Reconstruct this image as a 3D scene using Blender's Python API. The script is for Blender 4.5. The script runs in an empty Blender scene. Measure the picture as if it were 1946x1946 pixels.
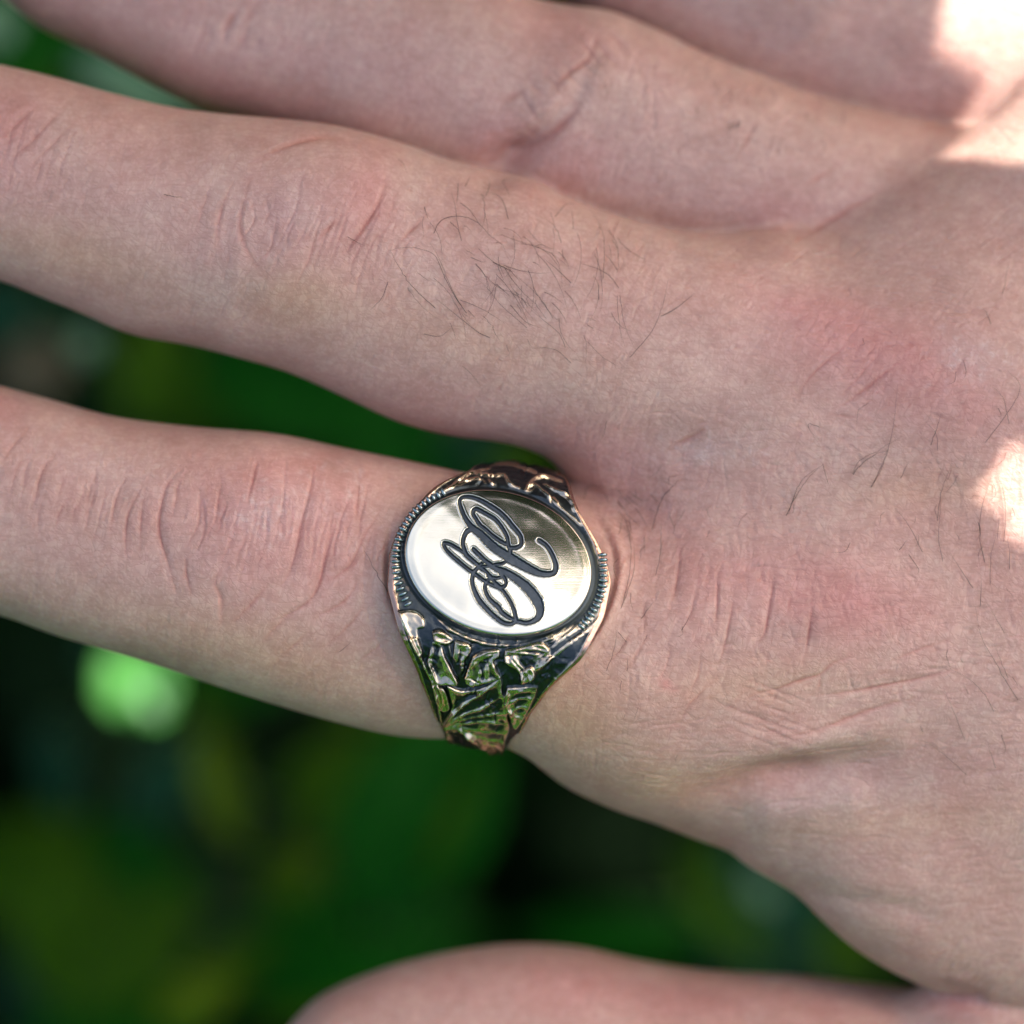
import bpy, math, random
import numpy as np
from mathutils import Vector, Matrix
from mathutils.bvhtree import BVHTree

random.seed(7); rng = np.random.default_rng(7)
sc = bpy.context.scene
COL = sc.collection
MM = 0.001                       # everything below is computed in millimetres
DCAM = 400.0                     # camera height above the ring face, mm
PX = 0.042                       # mm per photograph pixel in the plane of the ring face
CX = 973.0

# ------------------------------------------------------------------ camera, sky, sun, exposure
cam = bpy.data.cameras.new('camera'); co = bpy.data.objects.new('camera', cam); COL.objects.link(co)
co.location = (0, 0, DCAM * MM); co.rotation_euler = (0, 0, 0)
cam.sensor_width = 36; cam.lens = 36 * DCAM / (1946 * PX)
cam.clip_start = 0.01; cam.clip_end = 50
cam.dof.use_dof = True; cam.dof.focus_distance = (DCAM + 1.2) * MM; cam.dof.aperture_fstop = 11
sc.camera = co

SUN_EL, SUN_AZ = math.radians(40.0), math.radians(46.0)       # azimuth from +X towards +Y
SD = Vector((math.cos(SUN_EL) * math.cos(SUN_AZ), math.cos(SUN_EL) * math.sin(SUN_AZ), math.sin(SUN_EL)))
w = bpy.data.worlds.new('World'); sc.world = w; w.use_nodes = True
nt = w.node_tree; bg = nt.nodes['Background']
sky = nt.nodes.new('ShaderNodeTexSky'); sky.sky_type = 'NISHITA'; sky.sun_disc = False
sky.sun_elevation = SUN_EL; sky.sun_rotation = math.pi / 2 - SUN_AZ
sky.air_density = 1.0; sky.dust_density = 5.0; sky.ozone_density = 0.3
nt.links.new(sky.outputs[0], bg.inputs[0]); bg.inputs[1].default_value = 0.15
sl = bpy.data.lights.new('sun', 'SUN'); so = bpy.data.objects.new('sun', sl); COL.objects.link(so)
sl.energy = 5.0; sl.angle = math.radians(0.5); sl.color = (1.0, 0.95, 0.88)
so.rotation_euler = SD.to_track_quat('Z', 'Y').to_euler()
sc.view_settings.view_transform = 'Standard'; sc.view_settings.look = 'None'
sc.view_settings.exposure = 1.52; sc.view_settings.gamma = 1.0

# ------------------------------------------------------------------ helpers
def P(px, py, z=0.0):
    """photograph pixel -> mm position at height z"""
    f = PX * (DCAM - z) / DCAM
    return ((px - CX) * f, -(py - CX) * f, z)

def to_px(v):
    """mm points (N,3) -> photograph pixels"""
    f = DCAM / (DCAM - v[:, 2]) / PX
    return v[:, 0] * f + CX, -v[:, 1] * f + CX

def tag(o, label=None, cat=None, group=None, kind=None):
    if label: o['label'] = label
    if cat: o['category'] = cat
    if group: o['group'] = group
    if kind: o['kind'] = kind
    return o

def empty(name, loc=(0, 0, 0)):
    o = bpy.data.objects.new(name, None); COL.objects.link(o); o.location = loc
    o.empty_display_size = 0.01
    return o

def mesh_np(name, verts_mm, quads, mat, parent=None, smooth=True, tris=None, ngons=None):
    v = np.asarray(verts_mm, dtype=np.float64) * MM
    me = bpy.data.meshes.new(name)
    loops = [np.asarray(quads, dtype=np.int64).ravel()]
    totals = [np.full(len(quads), 4)]
    if tris is not None and len(tris):
        loops.append(np.asarray(tris).ravel()); totals.append(np.full(len(tris), 3))
    if ngons:
        loops.append(np.concatenate([np.asarray(g) for g in ngons])); totals.append(np.array([len(g) for g in ngons]))
    loops = np.concatenate(loops).astype(np.int32); totals = np.concatenate(totals).astype(np.int32)
    me.vertices.add(len(v)); me.vertices.foreach_set('co', v.ravel().astype(np.float32))
    me.loops.add(len(loops)); me.loops.foreach_set('vertex_index', loops)
    me.polygons.add(len(totals))
    starts = np.concatenate([[0], np.cumsum(totals)[:-1]]).astype(np.int32)
    me.polygons.foreach_set('loop_start', starts); me.polygons.foreach_set('loop_total', totals)
    me.polygons.foreach_set('use_smooth', np.full(len(totals), smooth))
    me.update(calc_edges=True); me.validate()
    if mat: me.materials.append(mat)
    o = bpy.data.objects.new(name, me); COL.objects.link(o)
    if parent: o.parent = parent
    return o

def set_attr(o, name, data):
    me = o.data
    if data.ndim == 1:
        a = me.attributes.new(name, 'FLOAT', 'POINT'); a.data.foreach_set('value', data.astype(np.float32))
    else:
        a = me.attributes.new(name, 'FLOAT_COLOR', 'POINT')
        d = np.ones((len(data), 4), dtype=np.float32); d[:, :3] = data
        a.data.foreach_set('color', d.ravel())

def smoothstep(a, b, x):
    t = np.clip((x - a) / (b - a), 0, 1); return t * t * (3 - 2 * t)

def spline(pts, step=3.0):
    """Catmull-Rom through pts, returned dense"""
    p = np.asarray(pts, float)
    if len(p) == 2: 
        n = max(2, int(np.hypot(*(p[1] - p[0])[:2]) / step) + 1)
        t = np.linspace(0, 1, n)[:, None]; return p[0] * (1 - t) + p[1] * t
    q = np.vstack([2 * p[0] - p[1], p, 2 * p[-1] - p[-2]])
    out = []
    for i in range(1, len(q) - 2):
        n = max(2, int(np.linalg.norm((q[i + 1] - q[i])[:2]) / step) + 1)
        t = np.linspace(0, 1, n, endpoint=False)[:, None]
        a, b, c, d = q[i - 1], q[i], q[i + 1], q[i + 2]
        out.append(0.5 * ((2 * b) + (c - a) * t + (2 * a - 5 * b + 4 * c - d) * t ** 2 + (3 * b - a - 3 * c + d) * t ** 3))
    out.append(p[-1:]); return np.vstack(out)

class Raster:
    """scalar map over photograph-pixel space, sampled bilinearly"""
    def __init__(s, x0, y0, x1, y1, step):
        s.x0, s.y0, s.step = x0, y0, step
        s.nx = int((x1 - x0) / step) + 1; s.ny = int((y1 - y0) / step) + 1
        s.a = np.zeros((s.ny, s.nx), np.float32)
    def box(s, xa, ya, xb, yb):
        i0 = max(0, int((xa - s.x0) / s.step)); i1 = min(s.nx, int((xb - s.x0) / s.step) + 2)
        j0 = max(0, int((ya - s.y0) / s.step)); j1 = min(s.ny, int((yb - s.y0) / s.step) + 2)
        if i1 <= i0 or j1 <= j0: return None
        X, Y = np.meshgrid(s.x0 + np.arange(i0, i1) * s.step, s.y0 + np.arange(j0, j1) * s.step)
        return i0, i1, j0, j1, X, Y
    def segdist(s, pts, X, Y, wid=None):
        """distance to polyline, position 0..1 along it, and width there"""
        best = np.full(X.shape, 1e9, np.float32); tt = np.zeros(X.shape, np.float32); ww = np.ones(X.shape, np.float32)
        n = len(pts) - 1
        for i in range(n):
            ax, ay = pts[i][:2]; bx, by = pts[i + 1][:2]
            dx, dy = bx - ax, by - ay; L = dx * dx + dy * dy + 1e-9
            t = np.clip(((X - ax) * dx + (Y - ay) * dy) / L, 0, 1)
            d = np.hypot(X - ax - t * dx, Y - ay - t * dy)
            if wid is not None:
                wl = wid[i] * (1 - t) + wid[i + 1] * t
                key = d / wl; m = key < best
                best = np.where(m, key, best); ww = np.where(m, wl, ww)
            else:
                m = d < best; best = np.where(m, d, best)
            tt = np.where(m, (i + t) / n, tt)
        return best, tt, ww
    def stroke(s, pts, width, depth, dense=True, step=6.0, lip=0.0, taper=True, op='add'):
        p = spline(pts, step) if dense else np.asarray(pts, float)
        m = width * 3.5
        b = s.box(p[:, 0].min() - m, p[:, 1].min() - m, p[:, 0].max() + m, p[:, 1].max() + m)
        if b is None: return
        i0, i1, j0, j1, X, Y = b
        d, t, _ = s.segdist(p, X, Y)
        prof = np.exp(-(d / width) ** 2)
        if lip: prof = prof - lip * np.exp(-((d - 1.9 * width) / width) ** 2)
        if taper: prof = prof * np.clip(np.minimum(t, 1 - t) * (5 if taper is True else taper) + (.12 if taper is True else 0), 0, 1)
        if op == 'add': s.a[j0:j1, i0:i1] += depth * prof
        else: s.a[j0:j1, i0:i1] = np.maximum(s.a[j0:j1, i0:i1], depth * prof)
    def blob(s, x, y, rx, ry, ang, amp, power=2.0):
        m = 2.6 * max(rx, ry); b = s.box(x - m, y - m, x + m, y + m)
        if b is None: return
        i0, i1, j0, j1, X, Y = b
        c, sn = math.cos(math.radians(ang)), math.sin(math.radians(ang))
        u = ((X - x) * c + (Y - y) * sn) / rx; v = (-(X - x) * sn + (Y - y) * c) / ry
        s.a[j0:j1, i0:i1] += amp * np.exp(-(u * u + v * v) ** (power / 2))
    def sample(s, x, y):
        fx = np.clip((x - s.x0) / s.step, 0, s.nx - 1.001); fy = np.clip((y - s.y0) / s.step, 0, s.ny - 1.001)
        i = fx.astype(int); j = fy.astype(int); fx = fx - i; fy = fy - j; a = s.a
        return a[j, i] * (1 - fx) * (1 - fy) + a[j, i + 1] * fx * (1 - fy) + a[j + 1, i] * (1 - fx) * fy + a[j + 1, i + 1] * fx * fy

def blur(a, n):
    for _ in range(n):
        b = np.pad(a, 1, mode='edge')
        a = (b[:-2, 1:-1] + b[2:, 1:-1] + b[1:-1, :-2] + b[1:-1, 2:] + 4 * a) / 8
    return a

def vnoise(x, y, seed=0):
    """smooth value noise on arrays"""
    r = np.random.default_rng(seed).random((64, 64)).astype(np.float32)
    xi = np.floor(x).astype(int); yi = np.floor(y).astype(int); fx = x - xi; fy = y - yi
    fx = fx * fx * (3 - 2 * fx); fy = fy * fy * (3 - 2 * fy)
    g = lambda a, b: r[b % 64, a % 64]
    return (g(xi, yi) * (1 - fx) + g(xi + 1, yi) * fx) * (1 - fy) + (g(xi, yi + 1) * (1 - fx) + g(xi + 1, yi + 1) * fx) * fy

def Z(scale, ox, oy, pts):
    """coordinates read off an enlargement -> photograph pixels"""
    return [(x / scale + ox, y / scale + oy) for x, y in pts]
ZA = lambda *p: Z(2.2837, 1100, 850, p)      # enlargements the marks were read from
ZB = lambda *p: Z(3.22, 700, 300, p)
ZC = lambda *p: Z(2.542, 0, 730, p)
Q1 = lambda *p: Z(1.9856, 0, 0, p)
Q2 = lambda *p: Z(1.9856, 973, 0, p)
ZD = lambda *p: Z(2.59, 1200, 1350, p)

# ------------------------------------------------------------------ materials
def new_mat(name):
    m = bpy.data.materials.new(name); m.use_nodes = True
    return m, m.node_tree, m.node_tree.nodes['Principled BSDF']

def skin_material():
    m, t, b = new_mat('skin'); N = t.nodes.new; L = t.links.new
    at = N('ShaderNodeAttribute'); at.attribute_name = 'tint'
    tc = N('ShaderNodeTexCoord')
    n1 = N('ShaderNodeTexNoise'); n1.inputs['Scale'].default_value = 160; n1.inputs['Detail'].default_value = 5
    L(tc.outputs['Object'], n1.inputs['Vector'])
    n2 = N('ShaderNodeTexNoise'); n2.inputs['Scale'].default_value = 900; n2.inputs['Detail'].default_value = 3
    L(tc.outputs['Object'], n2.inputs['Vector'])
    r1 = N('ShaderNodeMapRange'); r1.inputs[1].default_value = .3; r1.inputs[2].default_value = .7
    r1.inputs[3].default_value = .0; r1.inputs[4].default_value = 1; L(n1.outputs[0], r1.inputs[0])
    mx = N('ShaderNodeMix'); mx.data_type = 'RGBA'; mx.blend_type = 'MULTIPLY'; mx.inputs[0].default_value = 1
    cr = N('ShaderNodeMix'); cr.data_type = 'RGBA'
    cr.inputs[6].default_value = (1.06, 1.04, 1.02, 1); cr.inputs[7].default_value = (.93, .82, .80, 1)
    L(r1.outputs[0], cr.inputs[0]); L(at.outputs['Color'], mx.inputs[6]); L(cr.outputs[2], mx.inputs[7])
    mx2 = N('ShaderNodeMix'); mx2.data_type = 'RGBA'; mx2.blend_type = 'MULTIPLY'; mx2.inputs[0].default_value = 1
    cr2 = N('ShaderNodeMix'); cr2.data_type = 'RGBA'
    cr2.inputs[6].default_value = (1.08, 1.1, 1.1, 1); cr2.inputs[7].default_value = (.93, .88, .87, 1)
    L(n2.outputs[0], cr2.inputs[0]); L(mx.outputs[2], mx2.inputs[6]); L(cr2.outputs[2], mx2.inputs[7])
    LASTCOL = mx2
    # micro relief: small polygonal cells crossed by fine lines
    def lines(scale, stretch, rot, wid):
        mp = N('ShaderNodeMapping'); mp.vector_type = 'TEXTURE'; mp.inputs['Scale'].default_value = stretch; mp.inputs['Rotation'].default_value = (0, 0, rot)
        L(tc.outputs['Object'], mp.inputs['Vector'])
        v = N('ShaderNodeTexNoise'); v.inputs['Scale'].default_value = scale; v.inputs['Detail'].default_value = 2.5; v.inputs['Roughness'].default_value = .55
        v.inputs['Distortion'].default_value = .3
        L(mp.outputs[0], v.inputs['Vector'])
        sb_ = N('ShaderNodeMath'); sb_.operation = 'SUBTRACT'; sb_.inputs[1].default_value = .5; L(v.outputs[0], sb_.inputs[0])
        ab = N('ShaderNodeMath'); ab.operation = 'ABSOLUTE'; L(sb_.outputs[0], ab.inputs[0])
        r = N('ShaderNodeMapRange'); r.interpolation_type = 'SMOOTHSTEP'; r.inputs[1].default_value = 0; r.inputs[2].default_value = wid
        L(ab.outputs[0], r.inputs[0]); return r
    v1 = lines(1500, (3.2, 1, 1), .05, .09); v2 = lines(1500, (3.0, 1, 1), 1.25, .09); v3 = lines(1700, (2.6, 1, 1), -.75, .08)
    mul = N('ShaderNodeMath'); mul.operation = 'MULTIPLY'; L(v2.outputs[0], mul.inputs[0]); L(v3.outputs[0], mul.inputs[1]); v2 = mul
    prev = LASTCOL.outputs[2]
    for v_, lo_ in ((v1, (.965, .935, .93, 1)), (v2, (.94, .90, .89, 1))):
        cm = N('ShaderNodeMix'); cm.data_type = 'RGBA'; cm.inputs[6].default_value = lo_; cm.inputs[7].default_value = (1.03, 1.03, 1.03, 1)
        L(v_.outputs[0], cm.inputs[0]); mm = N('ShaderNodeMix'); mm.data_type = 'RGBA'; mm.blend_type = 'MULTIPLY'; mm.inputs[0].default_value = 1
        L(prev, mm.inputs[6]); L(cm.outputs[2], mm.inputs[7]); prev = mm.outputs[2]
    L(prev, b.inputs['Base Color'])
    bu1 = N('ShaderNodeBump'); bu1.inputs['Strength'].default_value = .26; bu1.inputs['Distance'].default_value = .00005
    bu2 = N('ShaderNodeBump'); bu2.inputs['Strength'].default_value = .38; bu2.inputs['Distance'].default_value = .00004
    L(v1.outputs[0], bu1.inputs['Height']); L(v2.outputs[0], bu2.inputs['Height'])
    L(bu1.outputs[0], bu2.inputs['Normal'])
    n3 = N('ShaderNodeTexNoise'); n3.inputs['Scale'].default_value = 5200; n3.inputs['Detail'].default_value = 2
    L(tc.outputs['Object'], n3.inputs['Vector'])
    bu3 = N('ShaderNodeBump'); bu3.inputs['Strength'].default_value = .4; bu3.inputs['Distance'].default_value = .00002
    L(n3.outputs[0], bu3.inputs['Height']); L(bu2.outputs[0], bu3.inputs['Normal'])
    L(bu3.outputs[0], b.inputs['Normal'])
    b.inputs['Roughness'].default_value = .5
    b.inputs['Specular IOR Level'].default_value = .38
    b.inputs['Subsurface Weight'].default_value = .45
    b.inputs['Subsurface Radius'].default_value = (1.0, .36, .2)
    b.inputs['Subsurface Scale'].default_value = .0017
    return m
SKIN = skin_material()

def plain(name, col, rough=.5, metal=0, noise=0.0, nscale=900, bump=0.0, spec=.5):
    m, t, b = new_mat(name); N = t.nodes.new; L = t.links.new
    tc = N('ShaderNodeTexCoord'); n = N('ShaderNodeTexNoise'); n.inputs['Scale'].default_value = nscale; n.inputs['Detail'].default_value = 6
    L(tc.outputs['Object'], n.inputs['Vector'])
    mx = N('ShaderNodeMix'); mx.data_type = 'RGBA'
    mx.inputs[6].default_value = tuple(max(0, c * (1 - noise)) for c in col) + (1,)
    mx.inputs[7].default_value = tuple(min(1, c * (1 + noise)) for c in col) + (1,)
    L(n.outputs[0], mx.inputs[0]); L(mx.outputs[2], b.inputs['Base Color'])
    b.inputs['Roughness'].default_value = rough; b.inputs['Metallic'].default_value = metal
    b.inputs['Specular IOR Level'].default_value = spec
    if bump:
        bu = N('ShaderNodeBump'); bu.inputs['Strength'].default_value = .7; bu.inputs['Distance'].default_value = bump
        L(n.outputs[0], bu.inputs['Height']); L(bu.outputs[0], b.inputs['Normal'])
    return m

def face_metal():
    m, t, b = new_mat('polished_pale_gold'); N = t.nodes.new; L = t.links.new
    tc = N('ShaderNodeTexCoord'); mp = N('ShaderNodeMapping')
    mp.inputs['Scale'].default_value = (1, 26, 1); mp.inputs['Rotation'].default_value = (0, 0, .1)
    L(tc.outputs['Object'], mp.inputs['Vector'])
    n = N('ShaderNodeTexNoise'); n.inputs['Scale'].default_value = 420; n.inputs['Detail'].default_value = 6; n.inputs['Roughness'].default_value = .7
    L(mp.outputs[0], n.inputs['Vector'])
    n2 = N('ShaderNodeTexNoise'); n2.inputs['Scale'].default_value = 2600; n2.inputs['Detail'].default_value = 4
    L(tc.outputs['Object'], n2.inputs['Vector'])
    bu = N('ShaderNodeBump'); bu.inputs['Strength'].default_value = .38; bu.inputs['Distance'].default_value = .00001
    L(n.outputs[0], bu.inputs['Height'])
    bu2 = N('ShaderNodeBump'); bu2.inputs['Strength'].default_value = .12; bu2.inputs['Distance'].default_value = .00001
    L(n2.outputs[0], bu2.inputs['Height']); L(bu.outputs[0], bu2.inputs['Normal']); L(bu2.outputs[0], b.inputs['Normal'])
    # pin pricks of dark oxide in the polished face
    v = N('ShaderNodeTexVoronoi'); v.inputs['Scale'].default_value = 420; L(tc.outputs['Object'], v.inputs['Vector'])
    sep = N('ShaderNodeSeparateColor'); L(v.outputs['Color'], sep.inputs[0])
    lt = N('ShaderNodeMath'); lt.operation = 'LESS_THAN'; lt.inputs[1].default_value = .055; L(v.outputs['Distance'], lt.inputs[0])
    g = N('ShaderNodeMath'); g.operation = 'LESS_THAN'; g.inputs[1].default_value = .16; L(sep.outputs[0], g.inputs[0])
    mu = N('ShaderNodeMath'); mu.operation = 'MULTIPLY'; L(lt.outputs[0], mu.inputs[0]); L(g.outputs[0], mu.inputs[1])
    mx = N('ShaderNodeMix'); mx.data_type = 'RGBA'
    mx.inputs[6].default_value = (.60, .58, .475, 1); mx.inputs[7].default_value = (.05, .05, .05, 1)
    L(mu.outputs[0], mx.inputs[0]); L(mx.outputs[2], b.inputs['Base Color'])
    b.inputs['Metallic'].default_value = 1; b.inputs['Roughness'].default_value = .14
    return m

def body_metal():
    m, t, b = new_mat('oxidised_metal'); N = t.nodes.new; L = t.links.new
    at = N('ShaderNodeAttribute'); at.attribute_name = 'wear'
    tc = N('ShaderNodeTexCoord'); n = N('ShaderNodeTexNoise'); n.inputs['Scale'].default_value = 2600; n.inputs['Detail'].default_value = 5
    L(tc.outputs['Object'], n.inputs['Vector'])
    ad = N('ShaderNodeMath'); ad.operation = 'MULTIPLY_ADD'; ad.inputs[1].default_value = .35; L(n.outputs[0], ad.inputs[0])
    sb = N('ShaderNodeMath'); sb.operation = 'SUBTRACT'; sb.inputs[1].default_value = .175; L(at.outputs['Fac'], sb.inputs[0]); L(sb.outputs[0], ad.inputs[2])
    r = N('ShaderNodeMapRange'); r.inputs[1].default_value = .42; r.inputs[2].default_value = .6; L(ad.outputs[0], r.inputs[0])
    n2 = N('ShaderNodeTexNoise'); n2.inputs['Scale'].default_value = 420; L(tc.outputs['Object'], n2.inputs['Vector'])
    hi = N('ShaderNodeMix'); hi.data_type = 'RGBA'; hi.inputs[6].default_value = (.64, .58, .42, 1); hi.inputs[7].default_value = (.56, .40, .30, 1)
    L(n2.outputs[0], hi.inputs[0])
    cw = N('ShaderNodeMath'); cw.operation = 'GREATER_THAN'; cw.inputs[1].default_value = 1.25; L(at.outputs['Fac'], cw.inputs[0])
    hc = N('ShaderNodeMix'); hc.data_type = 'RGBA'; hc.inputs[7].default_value = (.46, .29, .22, 1); L(cw.outputs[0], hc.inputs[0]); L(hi.outputs[2], hc.inputs[6]); hi = hc
    mx = N('ShaderNodeMix'); mx.data_type = 'RGBA'; mx.inputs[6].default_value = (.055, .066, .072, 1)
    L(r.outputs[0], mx.inputs[0]); L(hi.outputs[2], mx.inputs[7]); L(mx.outputs[2], b.inputs['Base Color'])
    b.inputs['Metallic'].default_value = 1
    rr = N('ShaderNodeMapRange'); rr.inputs[3].default_value = .38; rr.inputs[4].default_value = .26; L(r.outputs[0], rr.inputs[0]); L(rr.outputs[0], b.inputs['Roughness'])
    bu = N('ShaderNodeBump'); bu.inputs['Strength'].default_value = .35; bu.inputs['Distance'].default_value = .00003
    L(n.outputs[0], bu.inputs['Height']); L(bu.outputs[0], b.inputs['Normal'])
    return m
FACE = face_metal(); BODY = body_metal()
OXIDE = plain('dark_oxide', (.06, .075, .09), .42, .75, .45, 3000, .00004)
BEAD = plain('worn_bead_metal', (.36, .42, .42), .26, 1, .25, 3000)
HAIR = plain('brown_hair', (.055, .034, .024), .4, 0, .3, 800)

def leaf_material(name, col, vein, rough=.35, trans=.35):
    m, t, b = new_mat(name); N = t.nodes.new; L = t.links.new
    tc = N('ShaderNodeTexCoord'); n = N('ShaderNodeTexNoise'); n.inputs['Scale'].default_value = 60; n.inputs['Detail'].default_value = 5
    L(tc.outputs['Object'], n.inputs['Vector'])
    mx = N('ShaderNodeMix'); mx.data_type = 'RGBA'; mx.inputs[6].default_value = col + (1,); mx.inputs[7].default_value = vein + (1,)
    L(n.outputs[0], mx.inputs[0]); L(mx.outputs[2], b.inputs['Base Color'])
    b.inputs['Roughness'].default_value = rough; b.inputs['Specular IOR Level'].default_value = .12
    tr = N('ShaderNodeBsdfTranslucent'); sh = N('ShaderNodeMixShader'); sh.inputs[0].default_value = trans
    L(mx.outputs[2], tr.inputs[0]); L(b.outputs[0], sh.inputs[1]); L(tr.outputs[0], sh.inputs[2])
    L(sh.outputs[0], t.nodes['Material Output'].inputs[0])
    return m
LEAF = {
    'deep': leaf_material('deep_green_leaf', (.001, .062, .0006), (.003, .105, .001), .6, .3),
    'olive': leaf_material('olive_green_leaf', (.034, .105, .0008), (.055, .145, .001), .6, .35),
    'teal': leaf_material('blue_green_leaf', (.004, .045, .018), (.012, .07, .035), .5, .2),
    'bright': leaf_material('bright_green_leaf', (.085, .36, .018), (.14, .44, .035), .4, .4),
    'mint': leaf_material('pale_green_leaf', (.20, .38, .20), (.28, .46, .28), .5, .3),
    'fresh': leaf_material('fresh_green_leaf', (.07, .32, .05), (.14, .42, .10), .4, .4),
    'dark': leaf_material('shaded_undergrowth_leaf', (.0012, .011, .0008), (.002, .018, .001), .7, .1),  # near-black leaf colour carries the shade, keeping the gaps black
    'dry': leaf_material('dry_brown_leaf', (.10, .085, .05), (.15, .13, .08), .7, .2),
    'yellow': leaf_material('yellow_green_leaf', (.11, .19, .004), (.15, .24, .008), .5, .4),
}

# ------------------------------------------------------------------ setting: soil under the plants
def ground():
    n = 90; xs = np.concatenate([-np.geomspace(6000, 10, n // 2), [0], np.geomspace(10, 6000, n // 2)])
    X, Y = np.meshgrid(xs, xs); k = len(xs)
    Zg = -520 + 14 * (vnoise(X / 60, Y / 60, 3) - .5) + 40 * (vnoise(X / 700, Y / 700, 4) - .5)
    v = np.stack([X, Y, Zg], -1).reshape(-1, 3)
    i, j = np.meshgrid(np.arange(k - 1), np.arange(k - 1)); a = (j * k + i).ravel()
    q = np.stack([a, a + 1, a + k + 1, a + k], -1)
    o = mesh_np('ground', v, q, plain('dark_soil', (.022, .016, .010), .95, 0, .6, 60, .004, .1))
    tag(o, kind='structure')
ground()

# ------------------------------------------------------------------ the hand: an implicit surface, polygonised
def smin(a, b, k):
    h = np.clip(.5 + .5 * (b - a) / k, 0, 1); return b * (1 - h) + a * h - k * h * (1 - h)

class Finger:
    def __init__(s, top, bot, zc, h, ang, tip=False, sq=2.2):
        """top / bot: silhouettes in photograph pixels; zc, h: lists (px x, value) of axis depth and half thickness"""
        s.e = np.array([math.cos(math.radians(ang)), -math.sin(math.radians(ang))]); s.n = np.array([-s.e[1], s.e[0]])
        s.sq = sq
        zx = [a for a, _ in zc]; zv = [b for _, b in zc]; hx = [a for a, _ in h]; hv = [b for _, b in h]
        def prep(pts):
            d = spline(pts, 12.0); z = np.interp(d[:, 0], zx, zv)
            f = PX * (DCAM - z) / DCAM; x = (d[:, 0] - CX) * f; y = -(d[:, 1] - CX) * f
            return x * s.e[0] + y * s.e[1], x * s.n[0] + y * s.n[1], z, d[:, 0]
        st, tt, zt, pxt = prep(top); sb, tb, zb, pxb = prep(bot)
        lo = max(st.min(), sb.min()); hi = min(st.max(), sb.max())
        s.s = np.arange(lo, hi, .5)
        T = np.interp(s.s, st, tt); B = np.interp(s.s, sb, tb)
        ker = np.ones(5) / 5
        sm = lambda a: np.convolve(np.pad(a, 2, mode='edge'), ker, 'valid')
        T, B = sm(T), sm(B)
        s.tc = (T + B) / 2; s.w = (T - B) / 2
        px = np.interp(s.s, st, pxt)
        s.z = np.interp(px, zx, zv); s.h = np.interp(px, hx, hv)
        kb = np.ones(25) / 25
        s.z = np.convolve(np.pad(s.z, 12, mode='edge'), kb, 'valid'); s.h = np.convolve(np.pad(s.h, 12, mode='edge'), kb, 'valid')
        s.lo, s.hi, s.tip = s.s[0], s.s[-1], tip
        if tip is not False:
            R = tip; k = np.clip((s.s - s.lo) / R, 0, 1); g = np.sqrt(np.clip(1 - (1 - k) ** 2, 0.0004, 1)); s.h = s.h * g
            s.w = np.maximum(np.minimum(s.w, s.w.max() * np.maximum(g, .02) * 1.2), .15)
        s.w = np.maximum(s.w, .15)
    def __call__(s, p):
        S = p[:, 0] * s.e[0] + p[:, 1] * s.e[1]; T = p[:, 0] * s.n[0] + p[:, 1] * s.n[1]
        tc = np.interp(S, s.s, s.tc); w_ = np.interp(S, s.s, s.w); zc = np.interp(S, s.s, s.z); h = np.interp(S, s.s, s.h)
        a = np.abs((T - tc) / w_); b = np.abs((p[:, 2] - zc) / h); q = s.sq
        r = (a ** q + b ** q) ** (1 / q)
        # divide by the gradient length for a distance-like value
        eps = 1e-6
        gr = np.sqrt((a ** (q - 1) / w_) ** 2 + (b ** (q - 1) / h) ** 2) / (r + eps) ** (q - 1) + eps
        d = (r - 1) / np.maximum(gr, 1 / 14.0)
        end = np.maximum(s.lo - S, S - s.hi)
        return np.maximum(d, end) if s.tip is False else np.where(S < s.lo, np.hypot(np.maximum(d, 0), s.lo - S) + .05, np.maximum(d, S - s.hi))

index_f = Finger(
    top=[(-700, 745), (-675, 660), (-630, 612), (-560, 600), (-400, 640), (-200, 680), (0, 733), (101, 760), (201, 788), (282, 801), (383, 812), (504, 821), (579, 834), (655, 851), (755, 871), (860, 893), (920, 905), (1000, 918), (1080, 940), (1200, 985), (1400, 1030), (1600, 1080), (2050, 1190)],
    bot=[(-700, 775), (-680, 860), (-640, 940), (-560, 1000), (-400, 1060), (-200, 1120), (0, 1169), (101, 1205), (201, 1235), (302, 1265), (403, 1300), (504, 1333), (604, 1363), (680, 1383), (755, 1399), (841, 1405), (900, 1404), (973, 1426), (1049, 1466), (1139, 1505), (1225, 1530), (1400, 1520), (1600, 1500), (2050, 1480)],
    zc=[(-700, -17), (0, -13), (500, -11.0), (900, -11.5), (1200, -12.3), (1450, -13.2), (1650, -16.5), (2050, -26)],
    h=[(-700, 6), (-400, 7), (0, 8), (300, 8.6), (520, 9.8), (700, 9.2), (900, 9.6), (1200, 10.3), (1600, 10.3), (2050, 9)], ang=13, tip=8)
middle_f = Finger(
    top=[(-760, 130), (-740, 45), (-690, -25), (-600, -50), (-400, 20), (-200, 80), (0, 123), (101, 146), (201, 174), (302, 199), (378, 212), (504, 224), (630, 237), (755, 269), (856, 305), (973, 332), (1023, 347), (1099, 385), (1174, 410), (1275, 436), (1376, 450), (1500, 475), (1700, 530), (1950, 600), (2400, 720)],
    bot=[(-760, 160), (-745, 240), (-700, 325), (-600, 380), (-400, 430), (-200, 480), (0, 534), (76, 564), (151, 594), (252, 637), (353, 655), (453, 680), (554, 710), (655, 755), (755, 801), (856, 828), (973, 845), (1050, 875), (1120, 905), (1250, 935), (1450, 950), (1700, 960), (1950, 980), (2400, 1020)],
    zc=[(-760, -19), (0, -13.5), (600, -11.5), (1100, -12.5), (1500, -14.2), (1900, -18), (2400, -28)],
    h=[(-760, 6), (-400, 7), (0, 8), (400, 8.6), (640, 9.8), (850, 9), (1100, 9.4), (1500, 10), (1950, 9.5), (2400, 8)], ang=14, tip=8)
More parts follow.
